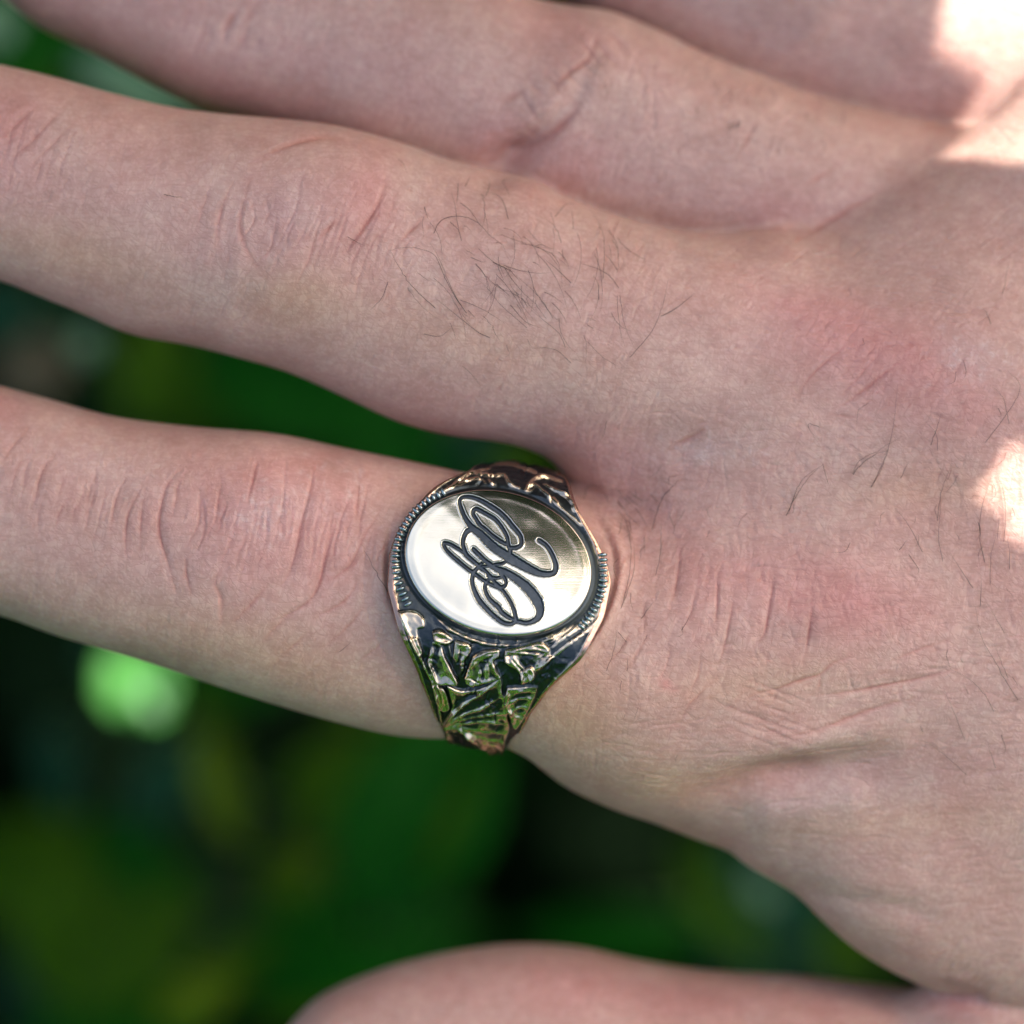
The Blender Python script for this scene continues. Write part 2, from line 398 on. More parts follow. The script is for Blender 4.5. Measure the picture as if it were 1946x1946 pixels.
ring_f = Finger(
    top=[(-190, -200), (-150, -270), (-50, -310), (100, -300), (300, -240), (500, -180), (700, -115), (900, -50), (1000, -8), (1074, 10), (1164, 23), (1275, 70), (1325, 96), (1426, 136), (1527, 176), (1628, 204), (1728, 226), (1829, 240), (2000, 280), (2400, 380)],
    bot=[(-190, -175), (-130, -120), (-60, -55), (30, 17), (76, 55), (151, 91), (227, 131), (302, 171), (393, 214), (550, 262), (700, 315), (860, 375), (1000, 430), (1150, 475), (1300, 510), (1477, 540), (1700, 600), (2000, 660), (2400, 740)],
    zc=[(-190, -29), (300, -24), (900, -20.5), (1400, -21), (1800, -24), (2400, -30)],
    h=[(-190, 6.5), (300, 7.6), (700, 8.2), (1000, 9), (1300, 8.8), (2000, 9)], ang=17, tip=7)
pinky_f = Finger(
    top=[(150, -640), (250, -680), (400, -680), (700, -580), (1000, -460), (1300, -330), (1600, -220), (1900, -130), (2200, -60)],
    bot=[(150, -600), (250, -500), (400, -400), (700, -230), (1000, -30), (1300, 140), (1500, 230), (1700, 290), (1900, 330), (2200, 400)],
    zc=[(150, -38), (800, -32), (1500, -27.5), (2200, -29)], h=[(150, 6), (700, 7), (1300, 8), (1700, 8.4), (2200, 9)], ang=22, tip=7)
thumb_f = Finger(
    top=[(520, 1990), (549, 1948), (604, 1895), (705, 1849), (806, 1819), (906, 1801), (973, 1794), (1049, 1795), (1124, 1804), (1210, 1824), (1326, 1842), (1426, 1849), (1527, 1854), (1653, 1869), (1698, 1874), (1800, 1890), (2000, 1900), (2300, 1880)],
    bot=[(520, 2040), (560, 2160), (700, 2270), (1000, 2340), (1400, 2340), (1800, 2380), (2000, 2420), (2300, 2450)],
    zc=[(520, -28), (1200, -26), (1700, -26), (2300, -26)], h=[(520, 8), (900, 10), (1400, 10.5), (2300, 12)], ang=2, tip=6)

# back of the hand, wrist and forearm: rounded slab with a modelled top surface
_pal = [(1085, 905), (1120, 1010), (1120, 1200), (1080, 1380), (1080, 1470), (1225, 1546), (1326, 1592), (1386, 1614), (1426, 1645), (1512, 1695), (1577, 1758), (1638, 1808), (1718, 1854), (1779, 1880), (1849, 1902), (1905, 1920), (1990, 1945), (2200, 2060), (2500, 2230), (2800, 2130), (3100, 1900), (3500, 1800), (4300, 1850),
        (4300, 150), (3500, 120), (3100, 30), (2700, -180), (2300, -300), (2050, -200), (1990, 60), (1890, 222), (1700, 330), (1560, 420), (1430, 452), (1300, 640), (1180, 800), (1120, 880)]
_ph = [(1280, 1150, -2.6), (1450, 1170, -2.0), (1600, 1130, -1.9), (1820, 660, -2.6), (1700, 650, -3.0), (1600, 900, -3.8), (1300, 900, -6.5), (1900, 950, -3.5), (1900, 1250, -3.2), (1500, 1600, -8.2), (1300, 1500, -9), (1700, 1600, -6.8),
       (1750, 1790, -11), (1900, 1500, -4.8), (1880, 1850, -11.5), (1400, 700, -6), (1480, 520, -9), (1850, 330, -12), (1700, 450, -9.5), (2050, 420, -9), (2300, 900, -2.6), (2300, 100, -15), (2100, -100, -20), (3000, 1000, -4), (3800, 1000, -5),
       (2200, 1800, -10), (2600, 2100, -16), (3000, 1800, -12), (3800, 1700, -12), (3000, 200, -13), (3800, 300, -12), (2300, 1400, -3.5), (1130, 960, -9), (1200, 1400, -5)]
def build_palm_maps():
    # grid in mm
    gx = np.arange(-20, 150.1, 1.0); gy = np.arange(-75, 70.1, 1.0)
    X, Y = np.meshgrid(gx, gy)
    poly = np.array([P(x, y, -12)[:2] for x, y in spline(_pal + [_pal[0]], 25)])
    d = np.full(X.shape, 1e9); inside = np.zeros(X.shape, bool)
    for i in range(len(poly) - 1):
        a, b = poly[i], poly[i + 1]; e = b - a
        t = np.clip(((X - a[0]) * e[0] + (Y - a[1]) * e[1]) / (e @ e + 1e-9), 0, 1)
        d = np.minimum(d, np.hypot(X - a[0] - t * e[0], Y - a[1] - t * e[1]))
        c = (a[1] > Y) != (b[1] > Y)
        with np.errstate(all='ignore'):
            c &= X < (b[0] - a[0]) * (Y - a[1]) / (b[1] - a[1] + 1e-12) + a[0]
        inside ^= c
    D = np.where(inside, d, -d)
    H = np.array([[(x - CX) * PX * 1.02, -(y - CX) * PX * 1.02, z] for x, y, z in _ph])
    num = np.zeros(X.shape); den = np.zeros(X.shape)
    for x, y, z in H:                      # smooth normalised gaussian interpolation at two widths
        r2 = (X - x) ** 2 + (Y - y) ** 2; wt = np.exp(-r2 / (2 * 6.5 ** 2)) + .02 * np.exp(-r2 / (2 * 20 ** 2)) + 1e-9 / (1 + r2)
        num += wt * z; den += wt
    return gx, gy, D, blur(num / den, 8)
_gx, _gy, PD, PH = build_palm_maps()
def bil(G, x, y):
    fx = np.clip(x - _gx[0], 0, len(_gx) - 1.001); fy = np.clip(y - _gy[0], 0, len(_gy) - 1.001)
    i = fx.astype(int); j = fy.astype(int); fx = fx - i; fy = fy - j
    return G[j, i] * (1 - fx) * (1 - fy) + G[j, i + 1] * fx * (1 - fy) + G[j + 1, i] * (1 - fx) * fy + G[j + 1, i + 1] * fx * fy
def palm(p):
    x, y, z = p[:, 0], p[:, 1], p[:, 2]
    f = DCAM / (DCAM - np.clip(z, -40, 0)) * (DCAM + 12) / DCAM
    D = bil(PD, x * f, y * f) ; zt = bil(PH, x, y)
    px = x / PX + CX; py = -y / PX + CX
    thin = smoothstep(28, 0, np.hypot(px - 1700, (py - 1830)) * PX)     # the web beside the thumb is thin
    zb = -27 - 3 * smoothstep(1900, 2600, px) + 6 * thin
    zm = (zt + zb) / 2 - 1.2; hh = np.maximum(np.where(z > zm, zt - zm, zm - zb), 2)
    wr = np.minimum(11.0, np.maximum(hh * 1.05, 6.0))
    a = np.maximum(wr - D, 0) / wr; b = np.abs(z - zm) / hh
    r = (a ** 2.2 + b ** 2.2) ** (1 / 2.2)
    g = np.sqrt((a ** 1.2 / wr) ** 2 + (b ** 1.2 / hh) ** 2) / (r + 1e-6) ** 1.2 + 1e-6
    d = (r - 1) / np.maximum(g, 1 / 14.0)
    return np.maximum(d, x - 137.0)
def hand_sdf(p):
    d = smin(index_f(p), middle_f(p), .7)
    pr = smin(ring_f(p), pinky_f(p), .6)
    pm = palm(p)
    d = smin(d, pm, 4.5)
    d = smin(d, smin(pr, pm, 2.4), .7)
    c = p - np.array(P(1905, 1945, -21)); e = np.array([8.6, 5.2, 6.5]); r = np.sqrt(((c / e) ** 2).sum(1))
    web = (r - 1) * r / np.maximum(np.sqrt(((c / e ** 2) ** 2).sum(1)), 1e-3)
    return smin(d, smin(thumb_f(p), web, 2.0), .8)

def polygonise(fn, lo, hi, fine, coarse):
    n = [int(round((hi[k] - lo[k]) / coarse)) + 1 for k in range(3)]
    ax = [lo[k] + np.arange(n[k]) * coarse for k in range(3)]
    G = np.stack(np.meshgrid(*ax, indexing='ij'), -1).reshape(-1, 3)
    C = fn(G).reshape(n); r = int(round(coarse / fine))
    near = np.abs(C) < coarse * 1.9
    cell = np.zeros([k - 1 for k in n], bool)
    for a in (0, 1):
        for b in (0, 1):
            for c in (0, 1): cell |= near[a:n[0] - 1 + a, b:n[1] - 1 + b, c:n[2] - 1 + c]
    nf = [(k - 1) * r + 1 for k in n]
    idx = [np.minimum(np.arange(m) // r, n[k] - 2) for k, m in enumerate(nf)]
    act = np.zeros(nf, bool)
    big = cell[np.ix_(*idx)]
    act |= big
    for k in range(3):                                    # a fine node on a block face belongs to both blocks
        sh = [slice(None)] * 3; sh2 = [slice(None)] * 3; sh[k] = slice(1, None); sh2[k] = slice(0, -1)
        act[tuple(sh)] |= big[tuple(sh2)]
    F = C[np.ix_(*[np.minimum((np.arange(m) + r // 2) // r, n[k] - 1) for k, m in enumerate(nf)])].astype(np.float32)
    ii = np.nonzero(act.ravel())[0]
    I = np.stack(np.unravel_index(ii, nf), -1); pts = np.array(lo) + I * fine
    out = np.empty(len(pts), np.float32)
    for s in range(0, len(pts), 400000): out[s:s + 400000] = fn(pts[s:s + 400000])
    F.ravel()[ii] = out
    # naive surface nets
    S = F < 0; m = [k - 1 for k in nf]
    cnt = np.zeros(m, np.int8)
    for a in (0, 1):
        for b in (0, 1):
            for c in (0, 1): cnt += S[a:m[0] + a, b:m[1] + b, c:m[2] + c]
    cells = np.nonzero((cnt.ravel() > 0) & (cnt.ravel() < 8))[0]
    ci = np.stack(np.unravel_index(cells, m), -1)
    acc = np.zeros((len(ci), 3)); num = np.zeros(len(ci))
    cor = [(a, b, c) for a in (0, 1) for b in (0, 1) for c in (0, 1)]
    val = {c: F[ci[:, 0] + c[0], ci[:, 1] + c[1], ci[:, 2] + c[2]] for c in cor}
    for a in cor:
        for k in range(3):
            if a[k]: continue
            b = list(a); b[k] = 1; b = tuple(b)
            va, vb = val[a], val[b]; x = (va < 0) != (vb < 0)
            t = np.where(x, va / np.where(x, va - vb, 1), 0)
            pt = np.tile(np.array(a, float), (len(ci), 1)); pt[:, k] = t
            acc += pt * x[:, None]; num += x
    V = np.array(lo) + (ci + acc / num[:, None]) * fine
    lut = np.full(m[0] * m[1] * m[2], -1, np.int32); lut[cells] = np.arange(len(cells)); lut = lut.reshape(m)
    quads = []
    for k in range(3):
        sl0 = [slice(1, m[q]) if q != k else slice(0, m[q]) for q in range(3)]
        sa = list(sl0); sb = list(sl0); sa[k] = slice(0, m[k]); sb[k] = slice(1, m[k] + 1)
        A = S[tuple(sa)]; B = S[tuple(sb)]; e = np.nonzero(A != B)
        base = np.stack(e, -1)
        for q in range(3):
            if q != k: base[:, q] += 1
        flip = A[e]
        u, v = (k + 1) % 3, (k + 2) % 3
        def at(du, dv):
            c = base.copy(); c[:, u] -= du; c[:, v] -= dv; return lut[c[:, 0], c[:, 1], c[:, 2]]
        q = np.stack([at(1, 1), at(0, 1), at(0, 0), at(1, 0)], -1)
        q[~flip] = q[~flip][:, ::-1]
        quads.append(q)
    return V, np.concatenate(quads)

def grad(fn, V, h=.25):
    g = np.empty_like(V)
    for k in range(3):
        e = np.zeros(3); e[k] = h; g[:, k] = fn(V + e) - fn(V - e)
    g /= np.linalg.norm(g, axis=1, keepdims=True) + 1e-9; return g

def refine(V, Q, sel, n):
    """split the chosen quads n x n, keeping the mesh watertight"""
    sq = Q[sel]; s = np.arange(n + 1) / n
    A, B, C, D = (V[sq[:, k]] for k in range(4))
    S, T = np.meshgrid(s, s, indexing='ij'); S = S.ravel(); T = T.ravel()
    pts = (A[:, None] * ((1 - S) * (1 - T))[None, :, None] + B[:, None] * (S * (1 - T))[None, :, None] + C[:, None] * (S * T)[None, :, None] + D[:, None] * ((1 - S) * T)[None, :, None])
    k1 = n + 1; flat = pts.reshape(-1, 3)
    key = np.round(flat / 1e-4).astype(np.int64)
    h = (key[:, 0] * 73856093) ^ (key[:, 1] * 19349663) ^ (key[:, 2] * 83492791)
    # identify by exact topology: edge points by (vertex pair, step)
    i, j = np.meshgrid(np.arange(k1), np.arange(k1), indexing='ij'); i = i.ravel(); j = j.ravel()
    nq = len(sq); nv = len(V); ids = np.empty((nq, k1 * k1), np.int64)
    NB = np.int64(nv + 1)
    def ekey(a, b, st):                                         # position st steps from a towards b
        lo_ = np.minimum(a, b).astype(np.int64); hi_ = np.maximum(a, b).astype(np.int64); t = np.where(a < b, st, n - st)
        return nv + (lo_ * NB + hi_) * 16 + t
    top = nv + NB * NB * 16 + 100
    for q in range(k1 * k1):
        a, b = i[q], j[q]
        if (a in (0, n)) and (b in (0, n)):
            ids[:, q] = sq[:, {(0, 0): 0, (n, 0): 1, (n, n): 2, (0, n): 3}[(a, b)]]
        elif b == 0: ids[:, q] = ekey(sq[:, 0], sq[:, 1], a)
        elif b == n: ids[:, q] = ekey(sq[:, 3], sq[:, 2], a)
        elif a == 0: ids[:, q] = ekey(sq[:, 0], sq[:, 3], b)
        elif a == n: ids[:, q] = ekey(sq[:, 1], sq[:, 2], b)
        else: ids[:, q] = top + np.arange(nq) * 64 + q
    fl = ids.ravel(); isnew = fl >= nv
    un, first, inv = np.unique(fl[isnew], return_index=True, return_inverse=True)
    newpts = flat[isnew][first]; out = fl.copy(); out[isnew] = nv + inv; out = out.reshape(nq, k1 * k1)
    V2 = np.vstack([V, newpts])
    qs = []
    for a in range(n):
        for b in range(n):
            f = lambda x, y: out[:, x * k1 + y]
            qs.append(np.stack([f(a, b), f(a + 1, b), f(a + 1, b + 1), f(a, b + 1)], -1))
    rest = Q[~sel]
    # neighbours that share a split edge become n-gons
    E = set()
    for k in range(4):
        a, b = sq[:, k], sq[:, (k + 1) % 4]
        E.update((np.minimum(a, b).astype(np.int64) * NB + np.maximum(a, b)).tolist())
    cand = np.isin(rest, np.unique(sq)).sum(1) >= 2
    ng = []; keep = np.ones(len(rest), bool); lookup = dict()
    for ridx in np.nonzero(cand)[0]:
        q = rest[ridx]; poly = []; ch = False
        for k in range(4):
            a, b = int(q[k]), int(q[(k + 1) % 4]); poly.append(a)
            lo_, hi_ = min(a, b), max(a, b)
            if lo_ * int(NB) + hi_ in E:
                ch = True
                for st in range(1, n):
                    t = st if a < b else n - st
                    kk = nv + (lo_ * int(NB) + hi_) * 16 + t
                    poly.append(nv + int(np.searchsorted(un, kk)))
        if ch: keep[ridx] = False; ng.append(poly)
    return V2, np.concatenate([rest[keep]] + qs), ng

# ---- what is drawn on the skin, in photograph pixels: creases, folds, colour
SK = Raster(-80, -80, 2040, 2040, 2.0)          # relief in mm
RED = Raster(-80, -80, 2040, 2040, 8.0); YEL = Raster(-80, -80, 2040, 2040, 8.0); PAL = Raster(-80, -80, 2040, 2040, 4.0); CRS = Raster(-80, -80, 2040, 2040, 2.0)

def crease(pts, w_=5.0, d=.16, lip=.35, colour=.8):
    SK.stroke(pts, w_ * .55, -d * .75, lip=0, taper=2.2); SK.stroke(pts, w_ * 2.4, -d * .35, taper=2.2); CRS.stroke(pts, w_ * .62, colour * 1.2 * min(1, d / .2), op='max', taper=2.2)
    if d > .15:
        for q_ in (-1, 1):
            o_ = random.uniform(6, 13) * q_; SK.stroke([(x + o_, y + random.uniform(-3, 3)) for x, y in pts[1 if len(pts) > 3 else 0:]], 2.4, -d * .22, taper=2.2)
strong = [
    (ZC((1515, 370), (1500, 500), (1460, 650), (1430, 800), (1400, 900), (1350, 1000)), 6, .34),
    (ZC((1640, 560), (1610, 700), (1570, 850), (1540, 970), (1480, 1060), (1350, 1140), (1290, 1200)), 6, .26),
    (ZC((940, 370), (830, 450), (785, 550), (765, 680), (780, 770), (820, 900), (850, 1010), (870, 1060)), 6, .28),
    (ZC((1245, 350), (1225, 450), (1190, 590)), 5.5, .2),
    (ZC((1740, 430), (1730, 550), (1715, 700)), 5, .16),
    (ZC((900, 820), (900, 920), (930, 1040)), 5, .2),
    (ZC((930, 400), (860, 480), (850, 560), (820, 680)), 5, .12),
    (ZC((640, 400), (570, 520), (540, 650), (530, 760)), 6, .16),
    (ZC((690, 480), (620, 620), (605, 740), (610, 860)), 5, .2),
    (ZC((720, 450), (690, 560), (680, 680), (675, 900)), 5, .13),
    (ZC((480, 400), (430, 520), (410, 700)), 5, .1), (ZC((300, 290), (200, 430), (165, 560), (130, 680)), 6, .14),
    (ZC((150, 200), (60, 300), (0, 390)), 6, .12), (ZC((130, 320), (70, 440), (50, 560)), 6, .1), (ZC((350, 500), (280, 640), (270, 730)), 6, .1), (ZC((420, 480), (360, 620), (340, 740)), 6, .08),
    (ZC((1840, 530), (1830, 620), (1760, 730), (1700, 860), (1600, 940), (1500, 1000)), 5, .14),
    (ZC((1780, 770), (1700, 870), (1560, 980)), 4, .12), (ZC((1740, 900), (1690, 1020), (1600, 1090), (1500, 1130)), 5, .15),
    (ZC((1780, 1000), (1740, 1100), (1650, 1200), (1540, 1290)), 5, .12), (ZC((1880, 1230), (1800, 1290), (1700, 1370)), 5, .1),
    (ZC((1080, 870), (1040, 960), (1070, 1050), (1060, 1230)), 8, .14), (ZC((1290, 930), (1260, 1010), (1160, 1120), (1110, 1180)), 7, .12),
    (ZC((1520, 1180), (1400, 1280), (1300, 1380)), 6, .08), (ZC((1430, 1080), (1330, 1180), (1240, 1280)), 6, .1),
    (Q1((1465, 660), (1430, 760), (1370, 860), (1300, 960), (1280, 1000)), 8, .34), (Q1((1300, 800), (1230, 870), (1180, 930)), 7, .2),
    (Q1((960, 620), (915, 780), (910, 880), (960, 990), (1040, 1060)), 8, .14), (Q1((880, 680), (840, 780), (820, 880), (840, 960)), 7, .14),
    (Q1((800, 700), (760, 800), (740, 900)), 7, .1), (Q1((1350, 540), (1200, 520), (1050, 560), (960, 620)), 9, .16), (Q1((1640, 780), (1540, 880), (1480, 950)), 6, .14),
    (Q1((1500, 720), (1450, 860)), 6, .08), (Q1((250, 390), (120, 530), (0, 640)), 7, .13), (Q1((330, 410), (180, 560), (60, 680)), 7, .08), (Q1((160, 380), (60, 470), (0, 520)), 7, .12),
    (Q1((905, 20), (860, 90), (835, 150)), 9, .26), (Q1((990, 0), (940, 60), (900, 120)), 9, .12),
    (Q2((330, 120), (290, 220), (200, 290), (120, 380)), 8, .2), (Q2((280, 350), (220, 440), (120, 530), (20, 590)), 13, .3), (Q2((60, 330), (0, 370), (-60, 390)), 10, .14),
    (Q2((1290, 1280), (1180, 1370), (1110, 1440), (1070, 1530)), 5, .16), (Q2((1500, 1340), (1380, 1430), (1290, 1500), (1200, 1560)), 5, .17), (Q2((1420, 1300), (1300, 1430), (1230, 1510)), 5, .1),
    (Q2((1180, 1560), (1330, 1580)), 5, .12), (Q2((570, 1710), (680, 1650), (740, 1610)), 7, .2), (Q2((1720, 1310), (1660, 1440)), 5, .08),
    (Q2((1000, 930), (1100, 890), (1200, 830), (1350, 740), (1450, 700)), 9, .16), (Q2((840, 620), (890, 520), (930, 440)), 7, .14), (Q2((1050, 720), (1160, 670), (1260, 600)), 8, .12),
    (ZA((440, 400), (430, 540), (400, 680), (370, 770)), 4.5, .15), (ZA((500, 600), (490, 700), (455, 790)), 4, .1), (ZA((600, 540), (600, 680), (590, 810)), 4.5, .17),
    (ZA((680, 600), (660, 720), (640, 830), (600, 980)), 4.5, .18), (ZA((850, 550), (830, 680), (800, 820), (740, 880)), 4.5, .25), (ZA((920, 640), (905, 730)), 4, .12),
    (ZA((1015, 640), (1005, 760), (990, 860), (970, 950)), 4.5, .2), (ZA((280, 650), (290, 850)), 4.5, .12), (ZA((400, 850), (380, 950), (350, 1010)), 4, .1), (ZA((530, 880), (520, 980), (470, 1100)), 4, .12),
    (ZA((1310, 770), (1300, 850)), 4, .1), (ZA((1400, 760), (1380, 880)), 4, .08), (ZA((820, 880), (820, 960)), 4, .08), (ZA((440, 250), (400, 310)), 4, .08),
    (ZA((700, 1090), (860, 1050), (940, 1020), (1050, 985), (1100, 940), (1230, 890)), 5, .2), (ZA((870, 1055), (830, 1130)), 4, .1),
    (ZA((900, 1070), (1050, 1075), (1200, 1060), (1350, 1030), (1500, 1000), (1760, 930)), 5, .19), (ZA((870, 1250), (1000, 1230), (1100, 1200), (1300, 1130), (1500, 1080)), 6, .17),
    (ZA((900, 1340), (1100, 1310), (1350, 1290)), 5, .1), (ZA((1320, 950), (1400, 910), (1500, 870), (1640, 830)), 5, .12), (ZA((1060, 960), (1035, 1070)), 4, .1),
    (ZA((250, 760), (180, 880), (90, 980)), 4.5, .12), (ZA((330, 760), (250, 900), (170, 1030)), 4.5, .1), (ZA((600, 1000), (480, 1120), (430, 1210)), 4.5, .1),
]
for p, w_, d in strong: crease(p, w_, d)
for k in range(9):                                    # arcs over the middle knuckle
    o = k * 9
    crease(Q2((1300 + o, 1010 + o * 1.7), (1480, 1000 + o * 1.8), (1660, 1030 + o * 1.9), (1850, 1120 + o * 2.1)), 4, .05 + .03 * rng.random(), colour=.25)
def folds(cx, cy, ang, along, half, n, d0, bow, colour=.5):
    """a stack of curved cross lines over a joint, bowed away from its centre"""
    a = math.radians(ang); ux, uy = math.cos(a), math.sin(a); vx, vy = -uy, ux
    for k in range(n):
        t = (k + random.uniform(.2, .8)) / n * 2 - 1; h = half * random.uniform(.35, 1) * (1 - .35 * t * t); off = random.gauss(0, half * .18); pts = []
        for q_ in np.linspace(-1, 1, 6):
            b = bow * t * (1 - q_ * q_ * .9) * -1 + random.gauss(0, 2.2)
            pts.append((cx + ux * (t * along - b) + vx * (off + q_ * h), cy + uy * (t * along - b) + vy * (off + q_ * h)))
        crease(pts, random.uniform(3.2, 5.5), d0 * random.uniform(.4, 1.2), colour=colour)
folds(560, 1010, 10, 215, 120, 26, .15, -26); folds(90, 930, 12, 170, 110, 15, .10, 0)
folds(640, 450, 20, 190, 115, 22, .14, -30); folds(20, 290, 16, 120, 100, 10, .12, 0)
folds(1080, 150, -38, 120, 90, 10, .15, 10); folds(420, 70, 20, 80, 60, 6, .14, 0)
folds(1380, 1110, 8, 260, 100, 20, .055, -20); folds(1650, 690, 32, 220, 70, 20, .06, 10); folds(1450, 1350, -70, 60, 160, 9, .10, 0)
folds(1830, 1850, 40, 60, 60, 10, .12, 0, .3)
# broad folds
SK.stroke(ZD((230, 430), (420, 420), (640, 350), (900, 300), (1150, 240), (1350, 200)), 38, -1.35, taper=2.2)
SK.stroke(ZD((300, 240), (600, 200), (900, 160), (1250, 110), (1450, 80)), 38, .6, taper=2.2)
SK.stroke(ZD((560, 520), (850, 470), (1200, 400)), 45, .35)
SK.stroke(ZD((820, 880), (1000, 930), (1200, 960), (1500, 1010)), 24, -.35)
SK.stroke(ZD((1480, 1350), (1640, 1400), (1760, 1440)), 12, -.5)
SK.stroke([(1120, 930), (1200, 905), (1300, 890)], 45, .4); SK.stroke([(1060, 800), (1150, 830), (1300, 830)], 50, -.3)
SK.blob(1700, 700, 170, 80, 15, .35); SK.blob(1440, 1120, 170, 90, 12, .2); SK.blob(560, 480, 95, 120, 15, .35); SK.blob(500, 990, 120, 90, 5, .3)
SK.blob(455, 480, 20, 110, 12, .18); SK.blob(400, 480, 20, 110, 12, .12)
SK.blob(1110, 150, 90, 60, -40, .5); SK.blob(975, 295, 60, 34, -35, -1.7); SK.blob(1040, 220, 80, 45, -45, .5); SK.stroke([(930, 330), (1010, 270), (1090, 190), (1120, 120)], 20, -.5)
SK.stroke([(1220, 1290), (1350, 1260), (1560, 1190)], 34, -.25)
SK.stroke([(1250, 970), (1500, 960), (1946, 930)], 60, -.2)
SK.stroke([(728, 1000), (722, 1080), (735, 1150), (780, 1250), (818, 1330)], 15, .36); SK.stroke([(1140, 960), (1172, 1030), (1180, 1090), (1160, 1160), (1120, 1230), (1060, 1290), (1010, 1350)], 17, .42); SK.stroke([(744, 990), (737, 1080), (752, 1150), (790, 1235), (826, 1320), (842, 1380)], 6, -.3); SK.stroke([(1135, 985), (1162, 1040), (1168, 1090), (1150, 1160), (1112, 1222), (1060, 1275), (1012, 1325), (985, 1380)], 6, -.35); SK.stroke([(700, 1000), (690, 1100), (710, 1200), (780, 1330)], 5, -.08)
SK.blob(1540, 60, 60, 25, -35, .4)
# procedural fine lines that follow the run of the skin
def field(x, y):
    """angle of the finest skin lines at a place"""
    if y > 1330 and x > 1150: return -4 - (x - 1500) * .01
    if x > 1350 and y > 850: return 0 + random.choice((0, 0, 74))
    if x > 1150 and y > 850: return random.choice((-35, 100, 8))
    if x > 1250: return random.choice((2, -40, 20))
    if y > 800: return 98
    return 112
for k in range(9000):
    x = random.uniform(-40, 1990); y = random.uniform(-40, 1990); a = math.radians(field(x, y) + random.gauss(0, 9))
    big = (x > 1100)
    L_ = random.uniform(25, 90) if big else random.uniform(25, 75); c, s_ = math.cos(a) * L_ / 2, math.sin(a) * L_ / 2
    bend = random.gauss(0, 5)
    SK.stroke([(x - c, y - s_), (x + bend, y - bend), (x + c, y + s_)], random.uniform(1.9, 3.0), -random.uniform(.010, .045) * (1.0 if big else .6), step=14)
for k in range(420):                                  # pores and small pits
    x = random.uniform(700, 1940); y = random.uniform(250, 1300)
    SK.blob(x, y, 4, 4, 0, -.05); CRS.blob(x, y, 4, 4, 0, .25)
# flush of blood, paler or yellower places; web fold shading painted in as tint
for x, y, rx, ry, a, v in [(1420, 1490, 160, 35, -12, .7), (1690, 690, 240, 95, 20, 1.0), (1540, 590, 120, 45, 12, .5), (1480, 1110, 210, 85, 5, .65), (1640, 1160, 150, 70, 0, .5), (490, 960, 150, 130, 0, .75), (640, 1010, 70, 150, 10, .45),
                           (700, 360, 60, 80, 15, .7), (560, 430, 110, 120, 0, .35), (0, 260, 90, 110, 0, .6), (0, 760, 60, 90, 0, .6), (1060, 330, 110, 60, -30, .4), (940, 270, 60, 50, 0, .5), (1480, 400, 120, 50, 0, .35),
                           (1150, 880, 110, 80, 0, .4), (1265, 1300, 10, 8, 0, 1.2), (1280, 1312, 14, 10, 0, .6), (1250, 1000, 120, 80, 0, .3), (1100, 1880, 500, 60, 0, .5), (1400, 1900, 300, 60, 0, .4), (1820, 1900, 60, 30, 0, .8),
                           (100, 60, 150, 60, 30, .6), (450, 180, 200, 40, 12, .5), (1100, 60, 250, 50, 25, .35), (1800, 150, 120, 120, 0, .3), (950, 780, 250, 50, 12, .25), (1800, 1700, 150, 200, 0, .12), (1390, 1610, 30, 20, 0, .6), (300, 700, 200, 40, 14, .3)]:
    RED.blob(x, y, rx, ry, a, v)
for x, y, rx, ry, a, v in [(1480, 1440, 260, 30, -12, .25), (1330, 1480, 120, 40, 0, .25), (500, 1250, 330, 80, 15, .5), (900, 640, 300, 60, 15, .35), (1100, 1380, 150, 90, 30, .6), (560, 560, 90, 60, 0, .5), (150, 480, 160, 60, 15, .5), (1750, 930, 150, 40, 0, .35),
                           (1400, 1300, 200, 50, -8, .4), (1250, 1500, 150, 50, 25, .25), (1700, 1560, 250, 40, -4, .3), (1100, 1330, 60, 100, 30, .3)]:
    YEL.blob(x, y, rx, ry, a, v)
for x, y, rx, ry, a, v in [(560, 960, 90, 40, 20, .5), (480, 985, 60, 30, 40, .4), (1840, 680, 60, 35, 20, .6), (1340, 860, 60, 22, -15, .6), (560, 390, 60, 60, 0, .35), (1500, 1420, 200, 22, -12, .35), (1550, 1520, 220, 40, -8, .4), (1150, 1450, 60, 30, 0, .2), (180, 880, 160, 40, 20, .3), (1450, 640, 120, 40, -30, .2)]:
    PAL.blob(x, y, rx, ry, a, v)
for k in range(170):                                  # flaky dry dust on the knuckles and near the thumb web
    cx_, cy_, sx, sy = random.choice([(560, 950, 70, 45), (490, 985, 50, 30), (1830, 680, 55, 30), (1340, 860, 50, 18), (1890, 1860, 60, 40), (640, 920, 35, 30)])
    x = random.gauss(cx_, sx); y = random.gauss(cy_, sy); a = random.uniform(0, math.pi); L_ = random.uniform(4, 12)
    PAL.stroke([(x - L_ * math.cos(a), y - L_ * math.sin(a)), (x + random.gauss(0, 3), y + random.gauss(0, 3)), (x + L_ * math.cos(a), y + L_ * math.sin(a))], 2.4, random.uniform(.3, .8), step=6)

